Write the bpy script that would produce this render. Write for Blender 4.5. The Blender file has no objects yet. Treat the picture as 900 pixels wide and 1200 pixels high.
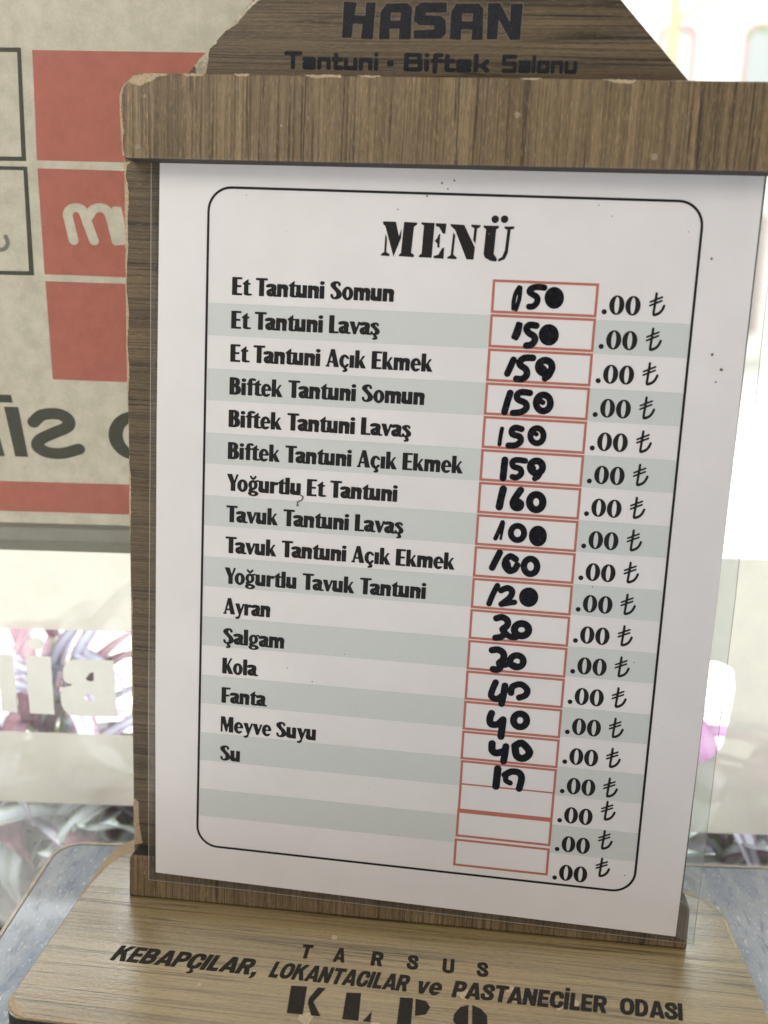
import bpy, bmesh, math, random
import numpy as np
from mathutils import Matrix, Vector

random.seed(7)
SC = bpy.context.scene
COL = SC.collection
MM = 0.001

# ------------------------------------------------------------------ camera
cam_d = bpy.data.cameras.new("camera")
cam = bpy.data.objects.new("camera", cam_d)
COL.objects.link(cam)
cam_d.sensor_fit = 'HORIZONTAL'
cam_d.sensor_width = 36.0
cam_d.lens = 42.0
cam_d.clip_start = 0.01
cam_d.clip_end = 300.0
rows = [(0.99283218, 0.04609050, -0.11027203),
        (0.11787560, -0.22524296, 0.96714578),
        (0.01973823, -0.97321183, -0.22906140)]
M = Matrix.Identity(4)
for i, r in enumerate(rows):
    M[i][0], M[i][1], M[i][2] = r[0], -r[1], -r[2]
M[0][3], M[1][3], M[2][3] = 97.0488 * MM, -217.6467 * MM, 169.4723 * MM
cam.matrix_world = M
cam_d.dof.use_dof = True
cam_d.dof.focus_distance = 0.238
cam_d.dof.aperture_fstop = 13.5
SC.camera = cam

# ------------------------------------------------------------------ world: bright street side, dimmer room side
W = bpy.data.worlds.new("World")
SC.world = W
W.use_nodes = True
nt = W.node_tree
bg = nt.nodes["Background"]
tc = nt.nodes.new("ShaderNodeTexCoord")
sx = nt.nodes.new("ShaderNodeSeparateXYZ")
nt.links.new(tc.outputs["Generated"], sx.inputs[0])
mr = nt.nodes.new("ShaderNodeMapRange")
mr.interpolation_type = 'SMOOTHSTEP'
mr.inputs["From Min"].default_value = 0.0
mr.inputs["From Max"].default_value = 0.35
nt.links.new(sx.outputs["Y"], mr.inputs["Value"])
rz = nt.nodes.new("ShaderNodeMapRange")
rz.inputs["From Min"].default_value = -0.6
rz.inputs["From Max"].default_value = 0.9
nt.links.new(sx.outputs["Z"], rz.inputs["Value"])
room = nt.nodes.new("ShaderNodeMix"); room.data_type = 'RGBA'
room.inputs["A"].default_value = (0.20, 0.165, 0.13, 1)
room.inputs["B"].default_value = (0.61, 0.59, 0.575, 1)
nt.links.new(rz.outputs[0], room.inputs["Factor"])
mix = nt.nodes.new("ShaderNodeMix"); mix.data_type = 'RGBA'
mix.inputs["B"].default_value = (4.3, 4.6, 4.9, 1)
nt.links.new(mr.outputs[0], mix.inputs["Factor"])
nt.links.new(room.outputs["Result"], mix.inputs["A"])
nt.links.new(mix.outputs["Result"], bg.inputs["Color"])
bg.inputs["Strength"].default_value = 1.0

# daylight over the street outside the window
ld = bpy.data.lights.new("street_daylight", 'AREA')
ld.shape = 'RECTANGLE'; ld.size = 14; ld.size_y = 8
ld.energy = 5000
ld.color = (1.0, 0.98, 0.94)
lo = bpy.data.objects.new("street_daylight", ld)
COL.objects.link(lo)
lo.location = (0, 4.0, 8.0)
lo.rotation_euler = (math.radians(28), 0, 0)

# unseen soft fill light added at upper left to grade the sheet's brightness
rd = bpy.data.lights.new("added_fill_light", 'AREA')
rd.shape = 'DISK'; rd.size = 0.34; rd.energy = 1.42; rd.color = (1.0, 0.945, 0.87)
ro = bpy.data.objects.new("added_fill_light", rd); COL.objects.link(ro)
ro.location = (-0.24, -0.46, 0.56)
ro.rotation_euler = (Vector((0.07, 0.0, 0.10)) - ro.location).to_track_quat('-Z', 'Y').to_euler()

SC.view_settings.view_transform = 'Standard'
SC.view_settings.look = 'None'
SC.view_settings.exposure = 0.0
SC.view_settings.gamma = 1.0
SC.cycles.max_bounces = 10
SC.cycles.transparent_max_bounces = 16

# ------------------------------------------------------------------ material helpers
def new_mat(name):
    m = bpy.data.materials.new(name); m.use_nodes = True
    t = m.node_tree
    return m, t, t.nodes["Principled BSDF"]

def N(t, kind, **kw):
    n = t.nodes.new(kind)
    for k, v in kw.items():
        if k in n.inputs: n.inputs[k].default_value = v
        else: setattr(n, k, v)
    return n

def math_n(t, op, a, b=None, clamp=False):
    n = t.nodes.new("ShaderNodeMath"); n.operation = op; n.use_clamp = clamp
    for i, v in enumerate((a, b)):
        if v is None: continue
        if isinstance(v, (int, float)): n.inputs[i].default_value = v
        else: t.links.new(v, n.inputs[i])
    return n.outputs[0]

def mixc(t, fac, a, b, mode='MIX'):
    n = t.nodes.new("ShaderNodeMix"); n.data_type = 'RGBA'; n.blend_type = mode
    for s, v in (("Factor", fac), ("A", a), ("B", b)):
        if isinstance(v, (int, float)): n.inputs[s].default_value = v
        elif isinstance(v, tuple): n.inputs[s].default_value = v + (1,) if len(v) == 3 else v
        else: t.links.new(v, n.inputs[s])
    return n.outputs["Result"]

def coords(t, scale=(1, 1, 1), rot=(0, 0, 0), loc=(0, 0, 0)):
    c = t.nodes.new("ShaderNodeTexCoord")
    m = t.nodes.new("ShaderNodeMapping")
    m.inputs["Scale"].default_value = tuple(s * 1000 for s in scale)   # object space in millimetres
    m.inputs["Rotation"].default_value = rot
    m.inputs["Location"].default_value = loc
    t.links.new(c.outputs["Object"], m.inputs[0])
    return m.outputs[0]

def noise(t, vec, scale=1.0, detail=2.0, rough=0.5, dist=0.0):
    n = t.nodes.new("ShaderNodeTexNoise")
    n.inputs["Scale"].default_value = scale; n.inputs["Detail"].default_value = detail
    n.inputs["Roughness"].default_value = rough; n.inputs["Distortion"].default_value = dist
    t.links.new(vec, n.inputs["Vector"])
    return n.outputs["Fac"]

def ramp(t, fac, lo, hi, a=0.0, b=1.0, smooth=True):
    n = t.nodes.new("ShaderNodeMapRange")
    if smooth: n.interpolation_type = 'SMOOTHSTEP'
    n.inputs["From Min"].default_value = lo; n.inputs["From Max"].default_value = hi
    n.inputs["To Min"].default_value = a; n.inputs["To Max"].default_value = b
    t.links.new(fac, n.inputs["Value"])
    return n.outputs[0]

def bump(t, bsdf, h, strength=0.3, dist=0.0002):
    b = t.nodes.new("ShaderNodeBump")
    b.inputs["Strength"].default_value = strength; b.inputs["Distance"].default_value = dist
    t.links.new(h, b.inputs["Height"]); t.links.new(b.outputs[0], bsdf.inputs["Normal"])

def plain(name, color, rough=0.5, coat=0.0, spec=0.5, bumpy=0.0, var=0.0, nscale=0.6):
    m, t, b = new_mat(name)
    b.inputs["Base Color"].default_value = color + (1,)
    b.inputs["Roughness"].default_value = rough
    b.inputs["Coat Weight"].default_value = coat
    b.inputs["Specular IOR Level"].default_value = spec
    v = coords(t)
    nz = noise(t, v, nscale, 4, 0.6)
    if var:
        dark = tuple(c * (1 - var) for c in color); light = tuple(min(1, c * (1 + var)) for c in color)
        t.links.new(mixc(t, ramp(t, nz, 0.3, 0.7), dark, light), b.inputs["Base Color"])
    if bumpy:
        bump(t, b, nz, bumpy)
    return m

def veneer(name, light, mid, dark, across, seed, rough=0.42, coat=0.15, lines=1.0, line_freq=0.22, spec=0.4, bumpk=0.25, speck=0.35, coat_ior=1.5, coat_rough=.3, finek=.75, lw=.026):
    """printed wood-grain foil: long fine streaks along one axis, irregular dark growth lines, pale pores"""
    m, t, b = new_mat(name)
    def sc(ac, al):          # frequency across / along the grain, per mm
        return (ac, al, al) if across == 'x' else (al, al, ac) if across == 'z' else (al, ac, al)
    L3 = (seed, seed * 1.7, seed * .6)
    broad = noise(t, coords(t, sc(.13, .006), loc=L3), 1.0, 3, .55)
    fine = noise(t, coords(t, sc(2.4, .018), loc=L3), 1.0, 4, .72)
    fibre = noise(t, coords(t, sc(4.5, .45), loc=L3), 1.0, 2, .6)
    ln = noise(t, coords(t, sc(line_freq, .0045), loc=L3), 1.0, 3.0, .6)
    ln2 = noise(t, coords(t, sc(line_freq * 2.1, .007), loc=(L3[1], L3[2], L3[0])), 1.0, 2, .5)
    gate = ramp(t, noise(t, coords(t, sc(.25, .02), loc=(L3[2], L3[0], L3[1])), 1.0, 2, .5), .38, .62, .25, 1.0)
    c = mixc(t, ramp(t, broad, .32, .68), mid, light)
    c = mixc(t, math_n(t, 'MULTIPLY', ramp(t, fine, .42, .68), finek), c, dark)
    r1 = math_n(t, 'ABSOLUTE', math_n(t, 'SUBTRACT', ln, .5))
    l1 = math_n(t, 'MULTIPLY', ramp(t, r1, 0, lw, 1.0, 0), gate)
    r2 = math_n(t, 'ABSOLUTE', math_n(t, 'SUBTRACT', ln2, .47))
    l2 = math_n(t, 'MULTIPLY', ramp(t, r2, 0, .014, .65, 0), gate)
    lm = math_n(t, 'MULTIPLY', math_n(t, 'MAXIMUM', l1, l2), .85 * lines)
    side = math_n(t, 'MULTIPLY', ramp(t, ln, .5, .57, .45, 0), math_n(t, 'GREATER_THAN', ln, .5))
    c = mixc(t, math_n(t, 'MULTIPLY', side, .7 * lines), c, dark)
    c = mixc(t, lm, c, tuple(v * .40 for v in dark))
    c = mixc(t, math_n(t, 'MULTIPLY', ramp(t, fibre, .56, .76), speck), c, tuple(min(1, v * 2.0) for v in light))
    c = mixc(t, math_n(t, 'MULTIPLY', ramp(t, fibre, .46, .26), .55), c, tuple(v * .6 for v in dark))
    t.links.new(c, b.inputs["Base Color"])
    b.inputs["Roughness"].default_value = rough
    b.inputs["Specular IOR Level"].default_value = spec
    b.inputs["Coat Weight"].default_value = coat
    b.inputs["Coat IOR"].default_value = coat_ior
    b.inputs["Coat Roughness"].default_value = coat_rough
    wear = noise(t, coords(t, (.9, .9, .9), loc=L3), 1.0, 3, .6)
    h = math_n(t, 'ADD', math_n(t, 'ADD', math_n(t, 'MULTIPLY', fibre, .6), math_n(t, 'MULTIPLY', wear, .8)), math_n(t, 'MULTIPLY', lm, -.7))
    bump(t, b, h, bumpk, .00025)
    if coat:
        t.links.new(b.inputs["Normal"].links[0].from_socket, b.inputs["Coat Normal"])
    return m

def translucent(name, color, back=0.6, front=0.35, mottle=0.0, mscale=0.12, gloss=0.04, see=0.0):
    """backlit plastic film or paper"""
    m, t, b = new_mat(name)
    t.nodes.remove(b)
    out = t.nodes["Material Output"]
    v = coords(t)
    if mottle:
        n1 = noise(t, v, mscale, 5, 0.62)
        n2 = noise(t, v, mscale * 9, 3, 0.6)
        f = math_n(t, 'ADD', math_n(t, 'MULTIPLY', n1, 0.75), math_n(t, 'MULTIPLY', n2, 0.25))
        f = ramp(t, f, 0.32, 0.68)
        c = mixc(t, f, tuple(x * (1 - mottle) for x in color), tuple(min(1, x * (1 + mottle)) for x in color))
    else:
        rgb = t.nodes.new("ShaderNodeRGB"); rgb.outputs[0].default_value = color + (1,); c = rgb.outputs[0]
    tr = t.nodes.new("ShaderNodeBsdfTranslucent"); df = t.nodes.new("ShaderNodeBsdfDiffuse")
    t.links.new(mixc(t, 1.0, c, (back,) * 3, 'MULTIPLY'), tr.inputs[0])
    t.links.new(mixc(t, 1.0, c, (front,) * 3, 'MULTIPLY'), df.inputs[0])
    ad = t.nodes.new("ShaderNodeAddShader")
    t.links.new(tr.outputs[0], ad.inputs[0]); t.links.new(df.outputs[0], ad.inputs[1])
    gl = t.nodes.new("ShaderNodeBsdfGlossy"); gl.inputs["Roughness"].default_value = 0.25
    mx = t.nodes.new("ShaderNodeMixShader"); mx.inputs[0].default_value = gloss
    t.links.new(ad.outputs[0], mx.inputs[1]); t.links.new(gl.outputs[0], mx.inputs[2])
    last = mx.outputs[0]
    if see:
        tp = t.nodes.new("ShaderNodeBsdfTransparent")
        m2 = t.nodes.new("ShaderNodeMixShader"); m2.inputs[0].default_value = see
        t.links.new(last, m2.inputs[1]); t.links.new(tp.outputs[0], m2.inputs[2]); last = m2.outputs[0]
    t.links.new(last, out.inputs[0])
    return m

def clear(name, tint=(1, 1, 1), haze=0.0, rough=0.02, hazecol=(0.9, 0.9, 0.9), smear=0.0):
    """thin clear sheet: see-through with Fresnel reflection and a little milky haze"""
    m, t, b = new_mat(name)
    t.nodes.remove(b)
    out = t.nodes["Material Output"]
    tp = t.nodes.new("ShaderNodeBsdfTransparent"); tp.inputs[0].default_value = tint + (1,)
    gl = t.nodes.new("ShaderNodeBsdfGlossy"); gl.inputs["Roughness"].default_value = rough
    fr = t.nodes.new("ShaderNodeFresnel"); fr.inputs["IOR"].default_value = 1.45
    mx = t.nodes.new("ShaderNodeMixShader")
    t.links.new(fr.outputs[0], mx.inputs[0]); t.links.new(tp.outputs[0], mx.inputs[1]); t.links.new(gl.outputs[0], mx.inputs[2])
    last = mx.outputs[0]
    if haze or smear:
        df = t.nodes.new("ShaderNodeBsdfDiffuse"); df.inputs[0].default_value = hazecol + (1,)
        tr = t.nodes.new("ShaderNodeBsdfTranslucent"); tr.inputs[0].default_value = hazecol + (1,)
        ms = t.nodes.new("ShaderNodeMixShader"); t.links.new(df.outputs[0], ms.inputs[1]); t.links.new(tr.outputs[0], ms.inputs[2])
        m2 = t.nodes.new("ShaderNodeMixShader")
        nz = noise(t, coords(t), 0.12, 5, 0.6)
        f = ramp(t, nz, 0.35, 0.75, haze, haze + smear)
        t.links.new(f, m2.inputs[0]); t.links.new(last, m2.inputs[1]); t.links.new(ms.outputs[0], m2.inputs[2])
        last = m2.outputs[0]
    t.links.new(last, out.inputs[0])
    return m

# ------------------------------------------------------------------ object helpers
def link(name, me, mat=None, parent=None, mw=None):
    o = bpy.data.objects.new(name, me)
    COL.objects.link(o)
    if me is not None and mat is not None:
        me.materials.append(mat)
    if parent is not None:
        o.parent = parent
    if mw is not None:
        o.matrix_local = mw
    return o

def tag(o, label=None, cat=None, group=None, kind=None):
    for k, v in (("label", label), ("category", cat), ("group", group), ("kind", kind)):
        if v: o[k] = v
    return o

def empty(name, mw=None, parent=None):
    o = bpy.data.objects.new(name, None)
    o.empty_display_size = 0.02
    COL.objects.link(o)
    if parent: o.parent = parent
    if mw: o.matrix_local = mw
    return o

def frame_matrix(origin, ax, ay, az):
    m = Matrix.Identity(4)
    for i in range(3):
        m[i][0], m[i][1], m[i][2], m[i][3] = ax[i], ay[i], az[i], origin[i] * MM
    return m

def bm_mesh(name, bm):
    me = bpy.data.meshes.new(name); bm.to_mesh(me); bm.free(); return me

def round_poly(pts, radii, n=7):
    """2D polygon with rounded corners"""
    out = []
    k = len(pts)
    if isinstance(radii, (int, float)): radii = [radii] * k
    for i in range(k):
        p, a, b = Vector(pts[i]), Vector(pts[i - 1]), Vector(pts[(i + 1) % k])
        r = radii[i]
        if r <= 0: out.append(tuple(p)); continue
        d1, d2 = (a - p).normalized(), (b - p).normalized()
        ang = d1.angle(d2)
        tl = min(r / math.tan(ang / 2), (a - p).length * .49, (b - p).length * .49)
        rr = tl * math.tan(ang / 2)
        cdir = (d1 + d2).normalized(); c = p + cdir * (rr / math.sin(ang / 2))
        p1, p2 = p + d1 * tl, p + d2 * tl
        a1 = math.atan2(p1.y - c.y, p1.x - c.x); a2 = math.atan2(p2.y - c.y, p2.x - c.x)
        da = (a2 - a1 + math.pi) % (2 * math.pi) - math.pi
        for j in range(n + 1):
            aa = a1 + da * j / n
            out.append((c.x + rr * math.cos(aa), c.y + rr * math.sin(aa)))
    return out

def prism(name, pts, y0, y1, mat, parent=None, bevel=0.0, plane='xz', mw=None, side_mat=None):
    """extrude a 2D outline (mm); plane 'xz': thickness along y, plane 'xy': thickness along z"""
    bm = bmesh.new()
    f3 = (lambda p, d: (p[0] * MM, d * MM, p[1] * MM)) if plane == 'xz' else (lambda p, d: (p[0] * MM, p[1] * MM, d * MM))
    va = [bm.verts.new(f3(p, y0)) for p in pts]
    vb = [bm.verts.new(f3(p, y1)) for p in pts]
    n = len(pts)
    fa = bm.faces.new(va); fb = bm.faces.new(list(reversed(vb)))
    sides = [bm.faces.new((va[i], vb[i], vb[(i + 1) % n], va[(i + 1) % n])) for i in range(n)]
    if side_mat is not None:
        for s in sides: s.material_index = 1
    bmesh.ops.recalc_face_normals(bm, faces=bm.faces)
    if bevel:
        es = [e for e in bm.edges if any(f in (fa, fb) for f in e.link_faces)]
        bmesh.ops.bevel(bm, geom=es, offset=bevel * MM, segments=2, affect='EDGES', profile=0.5)
    me = bm_mesh(name, bm)
    o = link(name, me, mat, parent, mw)
    if side_mat is not None: me.materials.append(side_mat)
    return o

def flat(name, polys, y, mat, parent=None, plane='xz', kindv=None, mw=None):
    """flat printed shape(s): list of polygons in mm, at depth y"""
    vs, fs = [], []
    for p in polys:
        i0 = len(vs)
        for (a, b) in p:
            vs.append((a * MM, y * MM, b * MM) if plane == 'xz' else (a * MM, b * MM, y * MM))
        fs.append(list(range(i0, len(vs))))
    me = bpy.data.meshes.new(name); me.from_pydata(vs, [], fs); me.update()
    return link(name, me, mat, parent, mw)

def ring_polys(outer, inner):
    n = len(outer)
    return [[outer[i], outer[(i + 1) % n], inner[(i + 1) % n], inner[i]] for i in range(n)]

def holed(name, outer, holes, y, mat, parent=None, plane='xz'):
    bm = bmesh.new(); es = []
    for loop in [outer] + holes:
        vs = [bm.verts.new((a * MM, y * MM, b * MM) if plane == 'xz' else (a * MM, b * MM, y * MM)) for a, b in loop]
        for i in range(len(vs)): es.append(bm.edges.new((vs[i], vs[(i + 1) % len(vs)])))
    bmesh.ops.triangle_fill(bm, use_beauty=True, edges=es)
    return link(name, bm_mesh(name, bm), mat, parent)

# ------------------------------------------------------------------ signed distance lettering
def d_poly(X, Z, pts):
    pts = np.asarray(pts, float); n = len(pts)
    d = np.full(X.shape, 1e9); inside = np.zeros(X.shape, bool)
    for i in range(n):
        ax, az = pts[i]; bx, bz = pts[(i + 1) % n]
        ex, ez = bx - ax, bz - az
        wx, wz = X - ax, Z - az
        tt = np.clip((wx * ex + wz * ez) / (ex * ex + ez * ez + 1e-12), 0, 1)
        d = np.minimum(d, (wx - ex * tt) ** 2 + (wz - ez * tt) ** 2)
        if ez != 0:
            c = ((az > Z) != (bz > Z)) & (X < ex * (Z - az) / ez + ax)
            inside ^= c
    d = np.sqrt(d)
    return np.where(inside, -d, d)

def d_rect(X, Z, x0, z0, x1, z1):
    dx = np.maximum(x0 - X, X - x1); dz = np.maximum(z0 - Z, Z - z1)
    return np.maximum(dx, dz)

def d_ell(X, Z, cx, cz, rx, rz):
    k = np.sqrt(((X - cx) / rx) ** 2 + ((Z - cz) / rz) ** 2)
    return (k - 1) * min(rx, rz)

def d_pen(X, Z, pts, hx, hz):
    """polyline swept with an elliptical nib"""
    d = np.full(X.shape, 1e9)
    if len(pts) == 1: pts = pts * 2
    for (ax, az), (bx, bz) in zip(pts[:-1], pts[1:]):
        ex, ez = (bx - ax) / hx, (bz - az) / hz
        wx, wz = (X - ax) / hx, (Z - az) / hz
        tt = np.clip((wx * ex + wz * ez) / (ex * ex + ez * ez + 1e-12), 0, 1)
        d = np.minimum(d, np.hypot(wx - ex * tt, wz - ez * tt))
    return (d - 1) * min(hx, hz)

def curve(pts, n=5):
    """Catmull-Rom through points"""
    P = [pts[0]] + list(pts) + [pts[-1]]
    out = []
    for i in range(1, len(P) - 2):
        p0, p1, p2, p3 = (np.array(P[i + k], float) for k in (-1, 0, 1, 2))
        for j in range(n):
            s = j / n
            out.append(tuple(0.5 * ((2 * p1) + (-p0 + p2) * s + (2 * p0 - 5 * p1 + 4 * p2 - p3) * s * s + (-p0 + 3 * p1 - 3 * p2 + p3) * s ** 3)))
    out.append(tuple(pts[-1]))
    return out

def contour(fn, x0, z0, x1, z1, h):
    """filled marching squares of fn<0; rows of full cells are merged"""
    nx, nz = int(math.ceil((x1 - x0) / h)), int(math.ceil((z1 - z0) / h))
    xs = x0 + h * np.arange(nx + 1); zs = z0 + h * np.arange(nz + 1)
    X, Z = np.meshgrid(xs, zs)
    V = fn(X, Z)
    I = V < 0
    polys = []
    for j in range(nz):
        run = None
        for i in range(nx + 1):
            full = i < nx and I[j, i] and I[j, i + 1] and I[j + 1, i] and I[j + 1, i + 1]
            if full:
                if run is None: run = i
                continue
            if run is not None:
                polys.append([(xs[run], zs[j]), (xs[i], zs[j]), (xs[i], zs[j + 1]), (xs[run], zs[j + 1])]); run = None
            if i == nx: break
            cs = [(j, i), (j, i + 1), (j + 1, i + 1), (j + 1, i)]
            if not any(I[c] for c in cs): continue
            p = []
            for k in range(4):
                a, b = cs[k], cs[(k + 1) % 4]
                va, vb = V[a], V[b]
                if I[a]: p.append((xs[a[1]], zs[a[0]]))
                if I[a] != I[b]:
                    s = va / (va - vb)
                    p.append((xs[a[1]] + (xs[b[1]] - xs[a[1]]) * s, zs[a[0]] + (zs[b[0]] - zs[a[0]]) * s))
            if len(p) >= 3: polys.append(p)
    return polys

R, E, P, G = d_rect, d_ell, d_pen, d_poly
def U(*a):
    r = a[0]
    for b in a[1:]: r = np.minimum(r, b)
    return r
def SUBT(a, *bs):
    for b in bs: a = np.maximum(a, -b)
    return a

# stressed sans-serif: heavy uprights, hairline joins (cap height 1)
XH = .70
def g_E(X, Z): return U(R(X, Z, 0, 0, .26, 1), R(X, Z, .1, 0, .54, .09), R(X, Z, .1, .91, .54, 1), R(X, Z, .1, .46, .49, .55))
def g_F(X, Z): return U(R(X, Z, 0, 0, .26, 1), R(X, Z, .1, .91, .53, 1), R(X, Z, .1, .44, .48, .53))
def g_L(X, Z): return U(R(X, Z, 0, 0, .26, 1), R(X, Z, .1, 0, .52, .09))
def g_T(X, Z): return U(R(X, Z, 0, .90, .64, 1), R(X, Z, .195, 0, .445, .95))
def g_B(X, Z): return U(R(X, Z, 0, 0, .25, 1),
        P(X, Z, curve([(.15, .955), (.30, .955), (.41, .90), (.455, .76), (.41, .60), (.30, .545), (.15, .545)]), .10, .045),
        P(X, Z, curve([(.15, .52), (.32, .52), (.45, .45), (.50, .28), (.45, .11), (.32, .045), (.15, .045)]), .115, .045))
def g_K(X, Z): return U(R(X, Z, 0, 0, .26, 1), G(X, Z, [(.22, .40), (.30, .40), (.60, 1), (.50, 1)]), G(X, Z, [(.24, .46), (.37, .66), (.68, 0), (.40, 0)]))
def g_M(X, Z): return U(R(X, Z, .03, 0, .115, .97), G(X, Z, [(.03, 1), (.27, 1), (.45, .22), (.40, .02), (.34, .02)]),
        G(X, Z, [(.35, .05), (.41, .05), (.62, 1), (.54, 1)]), R(X, Z, .54, 0, .79, 1))
def g_A(X, Z): return U(G(X, Z, [(.03, .03), (.115, .03), (.36, 1), (.25, 1)]), G(X, Z, [(.24, 1), (.44, 1), (.70, 0), (.43, 0)]),
        R(X, Z, .12, .24, .5, .315), R(X, Z, -.03, 0, .17, .06))
def g_Y(X, Z): return U(G(X, Z, [(-.02, 1), (.25, 1), (.43, .46), (.21, .42)]), G(X, Z, [(.52, 1), (.62, 1), (.43, .44), (.35, .44)]), R(X, Z, .205, 0, .445, .5))
def g_S(X, Z): return U(P(X, Z, curve([(.46, .80), (.43, .91), (.32, .957), (.2, .94)]), .055, .045),
        P(X, Z, curve([(.24, .945), (.13, .86), (.13, .73), (.25, .59), (.38, .46), (.46, .30), (.42, .13), (.30, .055)]), .115, .05),
        P(X, Z, curve([(.33, .05), (.2, .045), (.09, .10), (.05, .23)]), .055, .045))
def cedilla(X, Z, cx): return U(P(X, Z, [(cx, .03), (cx + .02, -.07)], .05, .05), P(X, Z, curve([(cx + .01, -.07), (cx + .09, -.11), (cx + .08, -.2), (cx - .05, -.22)]), .055, .045))
def g_Sc(X, Z): return U(g_S(X, Z), cedilla(X, Z, .26))
def g_s(X, Z): return U(P(X, Z, curve([(.38, .55), (.35, .63), (.27, .662), (.18, .655)]), .05, .04),
        P(X, Z, curve([(.22, .655), (.12, .60), (.12, .51), (.22, .41), (.32, .31), (.37, .2), (.33, .09), (.25, .045)]), .10, .045),
        P(X, Z, curve([(.28, .04), (.17, .04), (.08, .08), (.05, .16)]), .05, .04))
def g_sc(X, Z): return U(g_s(X, Z), cedilla(X, Z, .22))
def g_n(X, Z): return U(R(X, Z, 0, 0, .22, XH), R(X, Z, .35, 0, .57, .47),
        P(X, Z, curve([(.20, .52), (.27, .62), (.36, .655), (.43, .62), (.46, .5), (.46, .42)]), .108, .042))
def g_u(X, Z): return U(R(X, Z, 0, .2, .22, XH), R(X, Z, .345, 0, .565, XH),
        P(X, Z, curve([(.11, .28), (.11, .16), (.15, .07), (.22, .045), (.30, .08), (.37, .18)]), .108, .042))
def g_m(X, Z): return U(R(X, Z, 0, 0, .21, XH), R(X, Z, .325, 0, .535, .47), R(X, Z, .65, 0, .86, .47),
        P(X, Z, curve([(.19, .52), (.25, .62), (.33, .655), (.40, .62), (.43, .5), (.43, .42)]), .10, .042),
        P(X, Z, curve([(.51, .52), (.58, .62), (.66, .655), (.72, .62), (.755, .5), (.755, .42)]), .10, .042))
def g_i0(X, Z): return R(X, Z, 0, 0, .23, XH)
def g_i(X, Z): return U(g_i0(X, Z), E(X, Z, .12, .875, .115, .095))
def g_l(X, Z): return R(X, Z, 0, 0, .23, 1.0)
def g_t(X, Z): return U(R(X, Z, .07, .06, .29, .7), G(X, Z, [(.07, .68), (.07, .74), (.29, .92), (.29, .68)]), R(X, Z, 0, .625, .40, .70),
        P(X, Z, curve([(.18, .12), (.21, .055), (.28, .042), (.39, .05)]), .10, .042))
def g_a(X, Z): return U(R(X, Z, .275, .1, .495, .48), P(X, Z, curve([(.075, .55), (.12, .635), (.24, .66), (.35, .62), (.385, .5), (.385, .42)]), .108, .042),
        P(X, Z, curve([(.36, .405), (.22, .375), (.11, .29), (.105, .14), (.17, .05), (.27, .06), (.36, .16)]), .095, .042), P(X, Z, curve([(.39, .12), (.43, .05), (.55, .042)]), .075, .042))
def g_o(X, Z): return SUBT(E(X, Z, .295, .345, .295, .37), E(X, Z, .295, .345, .09, .29))
def g_e(X, Z): return U(SUBT(E(X, Z, .28, .345, .28, .37), E(X, Z, .30, .345, .095, .285), R(X, Z, .30, .13, .7, .345)), R(X, Z, .18, .335, .52, .40))
def g_c(X, Z): return SUBT(E(X, Z, .28, .345, .28, .37), E(X, Z, .315, .345, .105, .285), R(X, Z, .33, .19, .7, .50))
def g_cc(X, Z): return U(g_c(X, Z), cedilla(X, Z, .30))
def g_k(X, Z): return U(R(X, Z, 0, 0, .22, 1), G(X, Z, [(.18, .28), (.26, .28), (.53, XH), (.43, XH)]), G(X, Z, [(.21, .36), (.33, .52), (.60, 0), (.34, 0)]))
def g_r(X, Z): return U(R(X, Z, 0, 0, .22, XH), P(X, Z, curve([(.19, .5), (.26, .61), (.35, .64)]), .05, .045), E(X, Z, .36, .60, .09, .085))
def g_v(X, Z): return U(G(X, Z, [(0, XH), (.24, XH), (.38, .18), (.33, 0), (.22, 0)]), G(X, Z, [(.26, 0), (.34, 0), (.57, XH), (.47, XH)]))
def g_y(X, Z): return U(G(X, Z, [(0, XH), (.24, XH), (.39, .16), (.32, -.02), (.24, 0)]), G(X, Z, [(.19, -.16), (.28, -.16), (.57, XH), (.47, XH)]),
        P(X, Z, curve([(.24, -.13), (.17, -.21), (.08, -.20)]), .06, .055))
def g_f(X, Z): return U(R(X, Z, .08, 0, .30, .80), R(X, Z, 0, .625, .41, .70), P(X, Z, curve([(.185, .78), (.21, .90), (.28, .95), (.37, .95), (.42, .92)]), .085, .048))
def g_g(X, Z): return U(SUBT(E(X, Z, .26, .43, .255, .285), E(X, Z, .26, .43, .08, .21)), G(X, Z, [(.36, .62), (.60, .66), (.58, .74), (.40, .70)]),
        P(X, Z, curve([(.17, .18), (.10, .12), (.14, .05), (.3, .03)]), .07, .05),
        SUBT(E(X, Z, .28, -.085, .28, .155), E(X, Z, .27, -.10, .13, .07)))
def g_gb(X, Z): return U(g_g(X, Z), P(X, Z, curve([(.12, .94), (.18, .845), (.26, .82), (.34, .845), (.40, .94)]), .045, .045))
# bold serif numerals of the price suffix (figure height 1)
def g_0(X, Z): return SUBT(E(X, Z, .42, .5, .42, .52), E(X, Z, .42, .5, .13, .44))
def g_dot(X, Z): return E(X, Z, .14, .12, .14, .14)
def g_lira(X, Z): return U(P(X, Z, curve([(.30, .98), (.27, .55), (.235, .14), (.25, .05), (.36, .055), (.55, .14), (.68, .28), (.76, .45)]), .068, .066),
        P(X, Z, [(.0, .60), (.62, .84)], .045, .045), P(X, Z, [(.0, .44), (.62, .68)], .045, .045))

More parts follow.
